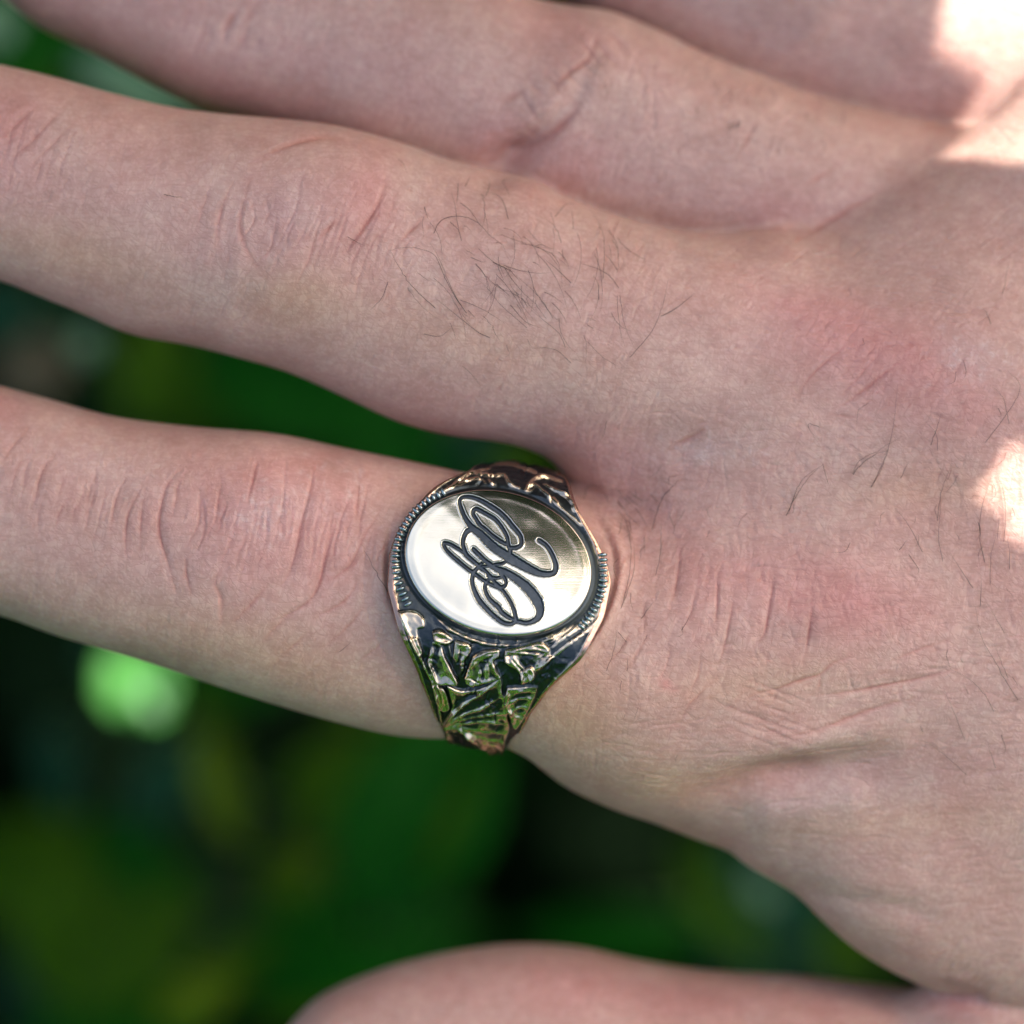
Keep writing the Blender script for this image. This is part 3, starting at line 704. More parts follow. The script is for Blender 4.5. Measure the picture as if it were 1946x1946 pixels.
V, Q = polygonise(hand_sdf, (-78, -66, -46), (140, 66, 4), .5, 2.0)
G = grad(hand_sdf, V)
fx, fy = to_px(V)
inview = (fx > -45) & (fx < 1990) & (fy > -45) & (fy < 1990) & (G[:, 2] > -.12)
sel = inview[Q].all(1)
V, Q, NG = refine(V, Q, sel, 4)
for _ in range(2):
    f = hand_sdf(V); G = grad(hand_sdf, V); V = V - G * np.clip(f, -.3, .3)[:, None]
G = grad(hand_sdf, V, .35)
fx, fy = to_px(V)
facing = smoothstep(.12, .55, G[:, 2]) * smoothstep(-75, -30, fx) * smoothstep(-75, -30, fy) * (1 - smoothstep(1985, 2030, fx)) * (1 - smoothstep(1985, 2030, fy))
V = V + G * (SK.sample(fx, fy) * facing)[:, None]
# squeeze of the finger under the ring is slight
base = np.array([.52, .358, .300]); 
red = np.clip(RED.sample(fx, fy) + .25 * (vnoise(fx / 60, fy / 60, 11) - .5), 0, 1.3) * facing
yel = np.clip(YEL.sample(fx, fy), 0, 1.2) * facing; pal = np.clip(PAL.sample(fx, fy), 0, 1) * facing; crs = np.clip(CRS.sample(fx, fy), 0, 1) * facing
colr = base[None] * np.ones((len(V), 1))
colr = colr * (1 + red[:, None] * np.array([.03, -.19, -.14]))
colr = colr * (1 + yel[:, None] * np.array([.0, .02, -.22]))
colr = colr * (1 + crs[:, None] * np.array([-.14, -.38, -.42]))
colr = colr + (np.array([.58, .50, .48]) - colr) * (.55 * pal[:, None])
colr *= (1 + .10 * (vnoise(fx / 22, fy / 22, 5) - .5) + .12 * (vnoise(fx / 90, fy / 90, 6) - .5))[:, None]
hand = mesh_np('hand', V, Q, SKIN, ngons=NG)
set_attr(hand, 'tint', colr)
tag(hand, 'back of a right hand with spread fingers and a ring on the index finger', 'hand')
bvh = BVHTree.FromPolygons([tuple(v) for v in V], [tuple(q) for q in Q[(V[Q[:, 0], 2] > -35)].tolist()])

def on_skin(px, py, lift=0.0):
    o = Vector((0, 0, DCAM)); d = (Vector(P(px, py, 0)) - o).normalized()
    h = bvh.ray_cast(o, d)
    if h[0] is None: return None
    n = h[1] if h[1].z > 0 else -h[1]
    return np.array(h[0] + n * lift)

# ---- hair on the fingers and the back of the hand
hv, hq = [], []
def hair(path, r0=.034, arch=.5, z0=0.0):
    pts = spline(path, 7.0); n = len(pts); P3 = []
    for k, (x, y) in enumerate(pts):
        t = k / (n - 1); q = on_skin(x, y, .07 + arch * math.sin(math.pi * min(1, t * .9 + .05)))
        if q is None: return
        P3.append(q)
    if len(P3) < 3: return
    P3 = np.array(P3); s0 = len(hv)
    if np.abs(np.diff(P3[:, 2])).max() > 1.2: return
    for k in range(n):
        tan = P3[min(n - 1, k + 1)] - P3[max(0, k - 1)]; tan /= np.linalg.norm(tan) + 1e-9
        a = np.cross(tan, [0, 0, 1]); a /= np.linalg.norm(a) + 1e-9; b = np.cross(tan, a)
        r = r0 * (1 - .75 * (k / (n - 1)) ** 2)
        for c in range(3):
            an = c * 2 * math.pi / 3; hv.append(P3[k] + r * (math.cos(an) * a + math.sin(an) * b))
    for k in range(n - 1):
        for c in range(3):
            hq.append((s0 + k * 3 + c, s0 + k * 3 + (c + 1) % 3, s0 + k * 3 + 3 + (c + 1) % 3, s0 + k * 3 + 3 + c))
traced = [
    ZA((900, 298), (940, 220), (1000, 130), (1060, 75)), ZA((1190, 120), (1210, 90), (1270, 40), (1350, 10)), ZA((1270, 170), (1310, 100), (1345, 10)), ZA((1395, 135), (1432, 60)),
    ZA((1578, 495), (1560, 400), (1565, 290), (1575, 180)), ZA((1555, 320), (1570, 200), (1620, 60)), ZA((1490, 455), (1440, 360), (1370, 260)), ZA((1390, 445), (1425, 400)),
    ZA((1760, 500), (1738, 380), (1750, 250), (1790, 130)), ZA((1784, 595), (1785, 480), (1810, 380)), ZA((1843, 410), (1850, 300), (1840, 180), (1800, 90)), ZA((1868, 530), (1860, 400)),
    ZA((1905, 1095), (1850, 1010), (1800, 920), (1745, 820), (1720, 690)), ZA((1845, 805), (1785, 700)), ZA((1862, 1000), (1800, 850)), ZA((1800, 1145), (1760, 1070), (1700, 1010), (1610, 960)),
    ZA((1675, 1268), (1620, 1130), (1580, 1040)), ZA((1685, 1420), (1600, 1340), (1520, 1280), (1450, 1263)), ZA((1808, 1390), (1770, 1260)), ZA((333, 558), (355, 450), (362, 308)),
    ZA((320, 360), (370, 220), (430, 140)), ZA((190, 665), (215, 540), (222, 440), (200, 360), (140, 300)), ZA((170, 380), (190, 305)), ZA((120, 970), (150, 880), (165, 790)), ZA((210, 970), (210, 910)),
    ZA((270, 745), (325, 670)), ZA((445, 795), (500, 705)), ZA((1740, 690), (1745, 560)), ZA((1710, 610), (1680, 570), (1610, 460)), ZA((225, 250), (180, 180), (130, 180)), ZA((130, 240), (110, 180), (60, 160)),
    ZA((20, 230), (60, 160), (130, 170)), ZA((1030, 320), (1010, 335)), ZA((1690, 1070), (1670, 1030)), ZA((180, 700), (235, 540), (238, 420)), ZA((1650, 400), (1632, 370)),
    ZB((570, 510), (545, 430), (530, 320), (505, 210)), ZB((400, 465), (430, 400), (500, 370), (590, 375), (670, 410), (740, 480), (820, 540), (840, 580)), ZB((600, 950), (530, 850), (460, 720), (400, 600), (300, 560), (200, 552), (135, 570)),
    ZB((600, 950), (540, 860), (480, 740), (430, 620), (375, 520)), ZB((410, 920), (280, 800), (190, 680), (135, 570)), ZB((745, 1100), (680, 1070), (600, 1010), (500, 930), (410, 860)), ZB((715, 240), (735, 200), (720, 120)),
    ZB((855, 380), (810, 270), (740, 220)), ZB((1178, 525), (1140, 450), (1090, 385)), ZB((1435, 740), (1440, 620), (1435, 500), (1400, 400), (1340, 305)), ZB((1140, 365), (1200, 300), (1260, 290)), ZB((1250, 440), (1240, 320)),
    ZB((970, 1040), (900, 980), (800, 890), (730, 800), (650, 730)), ZB((920, 840), (880, 800), (855, 740)), ZB((1130, 980), (1070, 890), (1000, 810), (900, 720)), ZB((1205, 1160), (1170, 1080), (1080, 1000), (980, 920)),
    ZB((1240, 1255), (1160, 1180), (1080, 1160), (990, 1165)), ZB((1600, 1220), (1660, 1150), (1740, 1050), (1800, 900), (1835, 740)), ZB((1790, 970), (1860, 940), (1932, 890), (2000, 830)), ZB((1530, 800), (1480, 740), (1400, 690), (1300, 650)),
    ZB((1520, 690), (1440, 590)), ZB((1240, 770), (1160, 700), (1070, 620)), ZB((340, 1075), (440, 1085), (520, 1030)), ZB((560, 280), (620, 330), (690, 430)), ZB((545, 160), (540, 280)), ZB((590, 180), (620, 130)),
    ZB((120, 760), (80, 860), (10, 930)), ZB((870, 900), (960, 1000), (1050, 1040)), ZB((760, 640), (860, 690), (930, 760)), ZB((1410, 870), (1400, 780), (1370, 720)),
    Q2((1355, 1840), (1410, 1720), (1440, 1600), (1455, 1450)), Q2((1285, 1790), (1310, 1740), (1380, 1700), (1475, 1645)), Q2((1045, 1930), (1090, 1820), (1160, 1760)), Q2((550, 1932), (580, 1870), (630, 1810)),
    Q2((1805, 1225), (1780, 1170)), Q2((1850, 1110), (1870, 1000)), Q2((1785, 1670), (1880, 1540), (1915, 1460), (1870, 1400)), Q2((1875, 1600), (1850, 1500), (1800, 1450)), Q2((1605, 1700), (1600, 1640), (1560, 1590)),
    Q2((1580, 1680), (1620, 1560)), ZC((1870, 1005), (1800, 870), (1745, 770)), ZC((1640, 1290), (1700, 1240)), Q1((620, 735), (660, 745), (690, 745)),
]
for p in traced: hair(p, random.uniform(.024, .033), random.uniform(.12, .35))
for k in range(190):                                   # short fine hairs between them
    cx_, cy_, sx, sy, a0 = random.choice([(960, 520, 110, 90, 50), (960, 520, 110, 90, 60), (1380, 200, 130, 70, 110), (1330, 170, 120, 60, 100), (1150, 1200, 60, 120, 100), (1850, 1200, 80, 200, 100), (1700, 900, 200, 100, 110), (1250, 1050, 90, 100, 110), (1170, 960, 30, 25, 60)])
    x = random.gauss(cx_, sx); y = random.gauss(cy_, sy); a = math.radians(a0 + random.gauss(0, 22)); L_ = random.uniform(12, 45); b = random.gauss(0, 6)
    if 735 < x < 1170 and 870 < y < 1435: continue
    if x > 1930 or y > 1930: continue
    hair([(x, y), (x + L_ * .5 * math.cos(a) + b, y + L_ * .5 * math.sin(a) + b), (x + L_ * math.cos(a), y + L_ * math.sin(a))], random.uniform(.015, .026), random.uniform(.05, .3))
for k in range(46):                                    # longer curling hairs between the middle knuckle and the finger base
    x = random.gauss(985, 105); y = random.gauss(500, 75) + (x - 985) * .25; a = math.radians(random.gauss(55, 20) + (x - 985) * .1); L_ = random.uniform(50, 125); c = random.choice((-1, 1, 1)) * random.uniform(.3, 1.0)
    pts = []
    for q_ in np.linspace(0, 1, 6): pts.append((x, y)); x += L_ / 5 * math.cos(a + c * q_); y += L_ / 5 * math.sin(a + c * q_)
    hair(pts, random.uniform(.014, .022), random.uniform(.12, .4))
ho = mesh_np('hair', np.array(hv), np.array(hq), HAIR, hand); tag(ho, kind='stuff')

# ------------------------------------------------------------------ the ring
TILT = math.radians(16.0); A8 = math.radians(8.0)
ex = np.array([math.cos(A8), -math.sin(A8), 0.0]); up = np.array([math.sin(A8), math.cos(A8), 0.0]); zz = np.array([0, 0, 1.0])
en = zz * math.cos(TILT) + up * math.sin(TILT)             # face normal
ed = np.cross(en, ex); ed = -ed if ed[1] > 0 else ed       # direction towards the lower shoulder
HP = 12.5                                                  # axis to face plate, mm
Fc = np.array(P(946.8, 1068.6, 0.0)); O = Fc - en * HP
def plane_px(px, py, h=HP):
    """photograph pixel -> point on the plane at distance h from the ring axis"""
    o = np.array([0, 0, DCAM]); px = np.asarray(px, float); py = np.asarray(py, float)
    d = np.stack([(px - CX) * PX, -(py - CX) * PX, np.full(px.shape, -DCAM)], -1)
    t = ((O + en * h - o) @ en) / (d @ en)
    return o + d * t[..., None]
SIG = np.array([[31684., 3600.], [3600., 19321.]]); SI = np.linalg.inv(SIG)
ev, evec = np.linalg.eigh(SIG); SQ = evec @ np.diag(np.sqrt(ev)) @ evec.T
def erad(px, py):
    dx = px - 946.8; dy = py - 1068.6
    return np.sqrt(SI[0, 0] * dx * dx + 2 * SI[0, 1] * dx * dy + SI[1, 1] * dy * dy)

# relief of the shoulders, in photograph pixels (read from an enlargement), mm
ZR = lambda *p: Z(4.83, 740, 1160, p)
ZT = lambda *p: Z(4.2, 720, 860, p)
RL = Raster(700, 840, 1210, 1480, .75)
def leaf_poly(pts, h, rim=.12, soft=5.0):
    p = spline(list(pts) + [pts[0]], 5.0); b = RL.box(p[:, 0].min() - 12, p[:, 1].min() - 12, p[:, 0].max() + 12, p[:, 1].max() + 12)
    i0, i1, j0, j1, X, Y = b; d, _, _ = RL.segdist(p, X, Y); ins = np.zeros(X.shape, bool)
    for i in range(len(p) - 1):
        a, c = p[i], p[i + 1]; m = (a[1] > Y) != (c[1] > Y)
        with np.errstate(all='ignore'): m &= X < (c[0] - a[0]) * (Y - a[1]) / (c[1] - a[1] + 1e-12) + a[0]
        ins ^= m
    D = np.where(ins, d, -d); ta = random.uniform(0, 6.28); mx_, my_ = p[:, 0].mean(), p[:, 1].mean(); ex_ = max(np.ptp(p[:, 0]), np.ptp(p[:, 1])) / 2
    tilt = ((X - mx_) * math.cos(ta) + (Y - my_) * math.sin(ta)) / ex_ * .16
    wav = .10 * (vnoise(X / 9 + ta * 7, Y / 9, 51) - .5) + .16 * (vnoise(X / 22 + ta * 5, Y / 22, 52) - .5)
    prof = smoothstep(-1.5, 3.0, D) * (h * 1.1 - .16 * smoothstep(2, 14, D) + tilt + wav) + rim * .06 * np.exp(-((D - 1.8) / 1.8) ** 2)
    R = RL.a[j0:j1, i0:i1]; RL.a[j0:j1, i0:i1] = np.where(D > -1.5, np.maximum(R * (D < 0), prof), R)
leaf_poly(ZR((80, 10), (220, 0), (310, 60), (320, 150), (260, 170), (270, 260), (310, 380), (260, 410), (180, 250)), .34)
leaf_poly(ZR((390, 190), (480, 180), (590, 270), (520, 310), (420, 290)), .30)
leaf_poly(ZR((390, 280), (470, 300), (520, 430), (640, 640), (540, 660), (430, 640), (350, 480)), .34)
leaf_poly(ZR((600, 270), (740, 310), (750, 370), (700, 450), (680, 560), (620, 600), (580, 480)), .22)
leaf_poly(ZR((760, 420), (880, 370), (1000, 350), (1010, 420), (960, 470), (1020, 620), (880, 660), (760, 690), (690, 620)), .30)
leaf_poly(ZR((1060, 360), (1200, 330), (1420, 300), (1480, 440), (1330, 560), (1220, 660), (1180, 560), (1060, 470)), .24)
leaf_poly(ZR((1200, 560), (1300, 500), (1340, 600), (1220, 670)), .34)
leaf_poly(ZR((520, 660), (660, 720), (840, 700), (1020, 620), (1040, 740), (1100, 860), (1090, 960), (1110, 1060), (1070, 1180), (1030, 1330), (860, 1270), (700, 1100), (500, 1030), (570, 860)), .30)
leaf_poly(ZR((1080, 700), (1330, 690), (1350, 760), (1240, 980), (1160, 1060), (1100, 960), (1050, 820)), .27)
leaf_poly(ZR((500, 1040), (640, 1080), (800, 1200), (960, 1310), (980, 1360), (640, 1330), (560, 1250)), .24)
leaf_poly(ZR((350, 470), (440, 640), (520, 720), (560, 880), (470, 890), (400, 700)), .26)
for p, w_, h in [
    (ZR((505, 1025), (700, 930), (860, 880), (1020, 770)), 3.2, .20), (ZR((505, 1020), (640, 880), (800, 780), (1000, 650)), 3.2, .20), (ZR((505, 1028), (750, 1010), (900, 1000), (1080, 1030)), 2.8, .17),
    (ZR((510, 1030), (620, 1040), (780, 1130), (860, 1210), (1020, 1310)), 2.6, .22), (ZR((640, 1040), (850, 1080), (1080, 1110)), 2.4, .15), (ZR((650, 1060), (860, 1150), (1070, 1180)), 2.4, .15),
    (ZR((700, 1100), (880, 1190), (1050, 1240)), 2.2, .15), (ZR((505, 1020), (560, 940), (640, 880), (700, 820)), 2.4, .14), (ZR((560, 1000), (800, 960), (1070, 920)), 2.4, .13),
    (ZR((545, 300), (560, 380), (575, 440)), 2, .16), (ZR((645, 270), (635, 370), (615, 470)), 1.8, .16), (ZR((760, 420), (860, 370), (1000, 370)), 2.2, .16), (ZR((770, 500), (880, 420), (1000, 390)), 2, .13),
    (ZR((890, 620), (900, 540), (890, 470)), 3.4, .14), (ZR((980, 600), (960, 520), (990, 470)), 3.4, .14), (ZR((800, 660), (830, 600), (830, 540)), 2, .1),
    (ZR((1100, 430), (1200, 560), (1220, 660)), 2.2, .16), (ZR((1090, 370), (1240, 390), (1400, 400)), 2, .12), (ZR((1120, 400), (1180, 480), (1260, 560), (1320, 680)), 2, .14), (ZR((1230, 350), (1330, 350), (1460, 380)), 2, .12),
    (ZR((1350, 740), (1230, 730), (1120, 760)), 3, .13), (ZR((1310, 800), (1200, 800), (1100, 830)), 3, .13), (ZR((1280, 870), (1180, 880), (1110, 920)), 2.6, .13), (ZR((1230, 960), (1160, 950), (1110, 900), (1080, 880)), 2.2, .15),
    (ZR((370, 20), (560, 170), (760, 270), (1000, 325), (1300, 290), (1560, 190)), 2.4, .10), (ZR((460, 110), (600, 205), (900, 300), (1150, 315)), 2.0, .08),
    (ZR((1440, 380), (1600, 250), (1760, 150), (1900, 30)), 3.4, .18), (ZR((1300, 600), (1480, 440), (1640, 310), (1800, 190), (1920, 60)), 3.0, .24), (ZR((1240, 330), (1420, 280), (1600, 190)), 2, .14), (ZR((1420, 330), (1560, 240), (1700, 120)), 2, .14),
    (ZR((1340, 290), (1500, 250), (1650, 130)), 1.8, .12), (ZR((1500, 320), (1640, 210), (1780, 90)), 1.8, .14),
    (ZR((80, 0), (180, 220), (290, 440), (400, 680), (450, 870), (500, 1080), (560, 1250)), 3.2, .24), (ZR((340, 430), (400, 560), (470, 720), (490, 830), (460, 880)), 2.4, .2),
    (ZT((470, 320), (560, 290), (700, 180), (900, 130)), 3, .2), (ZT((720, 165), (870, 185), (1000, 190), (1040, 250), (1130, 290)), 3, .22), (ZT((900, 100), (1050, 100), (1200, 150), (1330, 200)), 3.2, .2),
    (ZT((1180, 290), (1220, 230), (1320, 200), (1480, 240)), 3, .24), (ZT((1000, 80), (1200, 85), (1380, 140), (1490, 210)), 3.4, .2), (ZT((1290, 240), (1400, 300), (1500, 360), (1560, 440)), 3, .2),
    (ZT((1160, 300), (1240, 260), (1330, 330), (1420, 400)), 3, .16), (ZT((1420, 300), (1550, 400), (1660, 520), (1760, 660)), 3, .2), (ZT((600, 270), (760, 210), (860, 240)), 3, .16), (ZT((860, 200), (960, 300), (1080, 320)), 3, .14),
    (ZT((1400, 400), (1520, 500), (1640, 600)), 2.4, .14), (ZT((1380, 350), (1430, 420)), 4, .16), (ZT((1540, 430), (1570, 480)), 4, .15), (ZT((1700, 600), (1800, 680), (1850, 800)), 2.4, .18), (ZT((1740, 700), (1830, 730)), 2, .12), (ZT((1720, 760), (1820, 780)), 2, .12)]:
    RL.stroke(p, w_, h)
for k in range(170):                              # short tool cuts
    x = random.uniform(770, 1110); y = random.uniform(1190, 1420); a = random.gauss(-.5, .7); L_ = random.uniform(5, 16)
    if k % 4 == 0: x = random.uniform(830, 1120); y = random.uniform(875, 960)
    RL.stroke([(x - L_ * math.cos(a), y - L_ * math.sin(a)), (x + random.gauss(0, 2), y + random.gauss(0, 2)), (x + L_ * math.cos(a), y + L_ * math.sin(a))], random.uniform(1.2, 2.2), random.choice((-.10, -.08, .07)))
RL.a = blur(RL.a * 1.2, 4)
def gauss(a, sig):
    fy = np.fft.fftfreq(a.shape[0])[:, None]; fx = np.fft.rfftfreq(a.shape[1])[None]
    return np.fft.irfft2(np.fft.rfft2(a) * np.exp(-2 * (math.pi * sig) ** 2 * (fx ** 2 + fy ** 2)), a.shape)
HPR = Raster(700, 840, 1210, 1480, .75); HPR.a = (.25 * (RL.a - gauss(RL.a, 6)) + .8 * (RL.a - gauss(RL.a, 30))).astype(np.float32)

def W_of(th):
    t = np.degrees(th); xs = [-180, -120, -95, -80, -55, -40, -33, -26, -15, -7, 0, 15, 30, 38, 45, 60, 75, 90, 106, 120, 180]
    ws = [2.2, 2.4, 2.8, 3.2, 3.6, 4.2, 4.9, 5.9, 7.7, 8.5, 8.9, 8.7, 7.4, 6.2, 5.3, 4.15, 3.45, 3.0, 2.7, 2.4, 2.2]
    return np.interp(t, xs, ws)
def xc_of(th):
    t = np.degrees(th); return np.interp(t, [-180, -90, -55, -40, -26, -12, 0, 15, 30, 45, 60, 90, 180], [0, .7, .8, .7, -.2, .0, .25, .25, .35, .1, .1, .5, .3])
def rho_of(th):
    t = np.abs(np.degrees(th)); flat = 11.75 / np.maximum(np.cos(th), .3)
    g = np.where(th < 0, np.interp(t, [26, 60, 180], [0, -.7, -.7]), 0)
    return np.where(t < 26, flat, g + np.interp(t, [26, 34, 45, 60, 80, 100, 180], [11.75 / math.cos(math.radians(26)), 13.2, 12.9, 12.45, 12.15, 12.0, 11.9]))
NT, NU = 1100, 190
th = np.linspace(-math.pi, math.pi, NT, endpoint=False)
ker = np.hanning(31); ker /= ker.sum()
cs = lambda a: np.convolve(np.concatenate([a[-15:], a, a[:15]]), ker, 'valid')
Wt, Xt, Rt = cs(W_of(th)), cs(xc_of(th)), cs(rho_of(th))
u = np.linspace(-1, 1, NU)
TH, U = np.meshgrid(th, u, indexing='ij')
xx = Xt[:, None] + Wt[:, None] * U
side = np.clip((np.abs(np.degrees(TH)) - 32) / 30, 0, 1)
rr = Rt[:, None] - (.25 + .30 * side) * np.abs(U) ** 2.6
pos = O + ex * xx[..., None] + (rr * np.cos(TH))[..., None] * en + (rr * np.sin(TH))[..., None] * ed
ppx, ppy = to_px(pos.reshape(-1, 3)); ppx = ppx.reshape(TH.shape); ppy = ppy.reshape(TH.shape)
er = erad(ppx, ppy)
vis = smoothstep(112, 100, np.degrees(TH)) * smoothstep(-95, -84, np.degrees(TH))
rel = RL.sample(ppx, ppy) * vis
rough = (vnoise(xx * 2.2 + 9, TH * 26 + 50, 21) - .5) * .12 + (vnoise(xx * 5.1, TH * 60 + 90, 22) - .5) * .05
rel_back = np.maximum(0, np.sin(TH * 22 + 2.2 * np.sin(xx * 1.4))) * .18 * (1 - vis)
channel = -.15 * np.exp(-((er - 1.035) / .028) ** 2) * (np.abs(np.degrees(TH)) < 60)
near = smoothstep(1.03, 1.09, er)
lr = (np.abs(U) > .62) & (np.abs(np.degrees(TH)) < 31)
disp = (rel + rel_back + rough) * near * np.where(lr, .35, 1.0) + channel
edge = smoothstep(1.0, .94, np.abs(U)); disp = disp * (.25 + .75 * edge)
rim = .10 * np.exp(-((np.abs(U) - .955) / .03) ** 2) * (np.abs(np.degrees(TH)) < 75)
rr2 = rr + disp + rim
wear = np.clip(.42 + 2.5 * HPR.sample(ppx, ppy) * vis + .35 * (rel + rel_back) + .9 * rough + 1.5 * rim, 0, 1); wear = np.where(er < 1.055, .3, wear); wear = np.where(np.abs(U) > .985, .75, wear)
wear = wear - .22 * smoothstep(.0, -.1, disp)
# closed cross-section: outer face, side wall, inner bore, side wall
def ringpt(th_, x_, r_): return O + ex * x_[..., None] + (r_ * np.cos(th_))[..., None] * en + (r_ * np.sin(th_))[..., None] * ed
wear = np.where((np.abs(U) > .945), 1.45, wear)
outer = ringpt(TH, xx, rr2)
Ri = 10.35
sec = [outer]; wr = [wear]
t1 = th[:, None]
side_r = lambda f: (rr2[:, -1:] * (1 - f) + Ri * f); side_l = lambda f: (rr2[:, :1] * (1 - f) + Ri * f)
for f in (.04, .2, .4, .6, .8, .97):
    sec.append(ringpt(t1, xx[:, -1:] + .06 * math.sin(f * math.pi) + .04, side_r(f))); wr.append(1.5 + .1 * (vnoise(t1 * 60, t1 * 0 + f * 9, 31) - .5))
for f in np.linspace(1, -1, 14):
    sec.append(ringpt(t1, Xt[:, None] + Wt[:, None] * f * .97, np.full_like(t1, Ri) + .25 * abs(f) ** 4)); wr.append(np.full_like(t1, .8))
for f in (.97, .8, .6, .4, .2, .04):
    sec.append(ringpt(t1, xx[:, :1] - .06 * math.sin(f * math.pi) - .04, side_l(f))); wr.append(1.5 + .1 * (vnoise(t1 * 60, t1 * 0 + f * 9, 32) - .5))
VV = np.concatenate(sec, 1); WW = np.concatenate(wr, 1); ns = VV.shape[1]
i, j = np.meshgrid(np.arange(NT), np.arange(ns), indexing='ij'); i2 = (i + 1) % NT; j2 = (j + 1) % ns
QQ = np.stack([i * ns + j, i * ns + j2, i2 * ns + j2, i2 * ns + j], -1).reshape(-1, 4)
ring = empty('signet_ring', tuple(O * MM))
tag(ring, 'antique signet ring with oval engraved face and leaf relief shoulders on the index finger', 'ring')
def ring_part(name, v, q, mat, tris=None):
    return mesh_np(name, np.asarray(v) - O, q, mat, ring, tris=tris)
band = ring_part('band', VV.reshape(-1, 3), QQ, BODY); set_attr(band, 'wear', WW.ravel())

# face plate with the engraved monogram
ZM = lambda p: [(x / 6.9 + 840, y / 6.9 + 920) for x, y in p]
MONO = [
    ([(890, 930), (900, 850), (960, 845), (1025, 815), (1040, 760), (1020, 680), (960, 600), (900, 530), (850, 465), (760, 375), (680, 320), (600, 268), (500, 212), (400, 175), (310, 165), (250, 185), (232, 240), (262, 350), (300, 440), (350, 520), (400, 580), (500, 655), (590, 750), (700, 850), (820, 930), (900, 985), (1000, 1040), (1100, 1095), (1200, 1145), (1300, 1180), (1400, 1185), (1470, 1160), (1492, 1080), (1465, 980), (1410, 870), (1350, 795), (1270, 740)],
     [50, 50, 48, 48, 50, 52, 55, 58, 60, 55, 58, 55, 48, 42, 38, 36, 42, 50, 55, 65, 80, 95, 105, 110, 115, 125, 115, 105, 90, 75, 65, 62, 60, 56, 52, 52, 50]),
    ([(880, 850), (862, 780), (850, 700), (800, 600), (745, 520), (690, 460), (610, 410), (520, 360), (455, 328), (415, 345), (410, 400), (450, 470), (500, 545), (570, 600), (640, 665), (720, 725), (800, 775), (870, 805)], [46] * 18),
    ([(400, 590), (330, 625), (290, 690), (272, 780), (290, 860), (315, 930), (390, 1000), (460, 1060), (510, 1105), (570, 1150), (620, 1200), (670, 1260), (700, 1310), (760, 1355), (815, 1345), (838, 1300), (820, 1240), (780, 1180)], [60, 58, 50, 48, 50, 54, 50, 50, 55, 42, 42, 42, 45, 48, 42, 38, 38, 42]),
    ([(310, 925), (255, 880), (180, 835), (100, 790), (25, 780), (45, 850), (120, 935), (200, 1005), (300, 1090), (400, 1165), (480, 1220), (560, 1275), (640, 1320), (760, 1372), (830, 1450), (890, 1540), (940, 1650), (970, 1780)], [42, 38, 38, 38, 42, 42, 44, 46, 42, 50, 40, 44, 44, 44, 44, 46, 48, 52]),
    ([(412, 862), (480, 930), (560, 1010), (640, 1070), (720, 1120), (800, 1150), (900, 1200), (1000, 1268), (1100, 1350), (1190, 1450), (1255, 1550), (1285, 1650), (1265, 1740), (1200, 1795), (1100, 1822), (980, 1800), (900, 1835), (800, 1815), (700, 1745), (600, 1655), (500, 1545), (440, 1440), (400, 1330), (395, 1240), (415, 1165), (470, 1100), (520, 1045)],
     [48, 50, 54, 60, 70, 80, 88, 100, 115, 125, 122, 100, 80, 60, 52, 48, 48, 52, 55, 60, 62, 58, 50, 48, 48, 44, 36]),
    ([(575, 1290), (560, 1370), (600, 1480), (670, 1560), (730, 1610), (780, 1680), (860, 1740), (960, 1790)], [46, 44, 48, 52, 60, 54, 48, 44]),
    ([(530, 1085), (620, 1080), (700, 1062), (790, 1050), (850, 1010)], [34] * 5), ([(575, 1290), (640, 1232), (720, 1240), (800, 1215)], [36] * 4), ([(740, 1130), (780, 1200), (830, 1260)], [42] * 3),
    ([(600, 1210), (690, 1290), (780, 1365)], [34] * 3),
]
MR = Raster(825, 905, 1075, 1215, .6); MR.a[:] = 9.0
for pts, wd in MONO:
    p = ZM(pts); p3 = [(a, b, c) for (a, b), c in zip(p, [x / 6.9 / 2 * 1.0 for x in wd])]
    s3 = spline(p3, 3.0)
    s3[:, 2] *= 1 + .10 * np.sin(np.arange(len(s3)) * 1.9) * rng.random(len(s3))
    b = MR.box(s3[:, 0].min() - 12, s3[:, 1].min() - 12, s3[:, 0].max() + 12, s3[:, 1].max() + 12); i0, i1, j0, j1, X, Y = b
    k, _, wl = MR.segdist(s3, X, Y, s3[:, 2])
    MR.a[j0:j1, i0:i1] = np.minimum(MR.a[j0:j1, i0:i1], (k - 1) * wl)      # signed px distance to the cut's edge
NR, NP = 260, 1000
rad = np.concatenate([np.linspace(0.004, .965, NR), [.972, .979, .985, .991, .996, 1.0, 1.001, 1.0, 1.0, 1.0]])
zoff = np.concatenate([np.zeros(NR), [-.005, -.012, -.03, -.06, -.11, -.20, -.36, -.6, -.85, -1.05]])
ph = np.linspace(0, 2 * math.pi, NP, endpoint=False)
Rr, Ph = np.meshgrid(rad, ph, indexing='ij')
dx = SQ[0, 0] * np.cos(Ph) + SQ[0, 1] * np.sin(Ph); dy = SQ[1, 0] * np.cos(Ph) + SQ[1, 1] * np.sin(Ph)
gpx = 946.8 + dx * Rr; gpy = 1068.6 + dy * Rr
pt = plane_px(gpx, gpy)
cut = MR.sample(gpx, gpy); incut = (gpx > 828) & (gpx < 1072) & (gpy > 908) & (gpy < 1212); cut = np.where(incut, cut, 9)
groove = -.26 * smoothstep(1.2, -1.6, cut) + .02 * np.exp(-((cut - 2.2) / 1.0) ** 2)
dome = .27 * (1 - Rr ** 2) + .045 * (vnoise(gpx / 55, gpy / 48, 41) - .5) + .02 * (vnoise(gpx / 24, gpy / 24, 42) - .5)
dishe = .012 * np.exp(-((Rr - .90) / .04) ** 2)
pt = pt + en * (dome + zoff[:, None] + groove + dishe)[..., None]
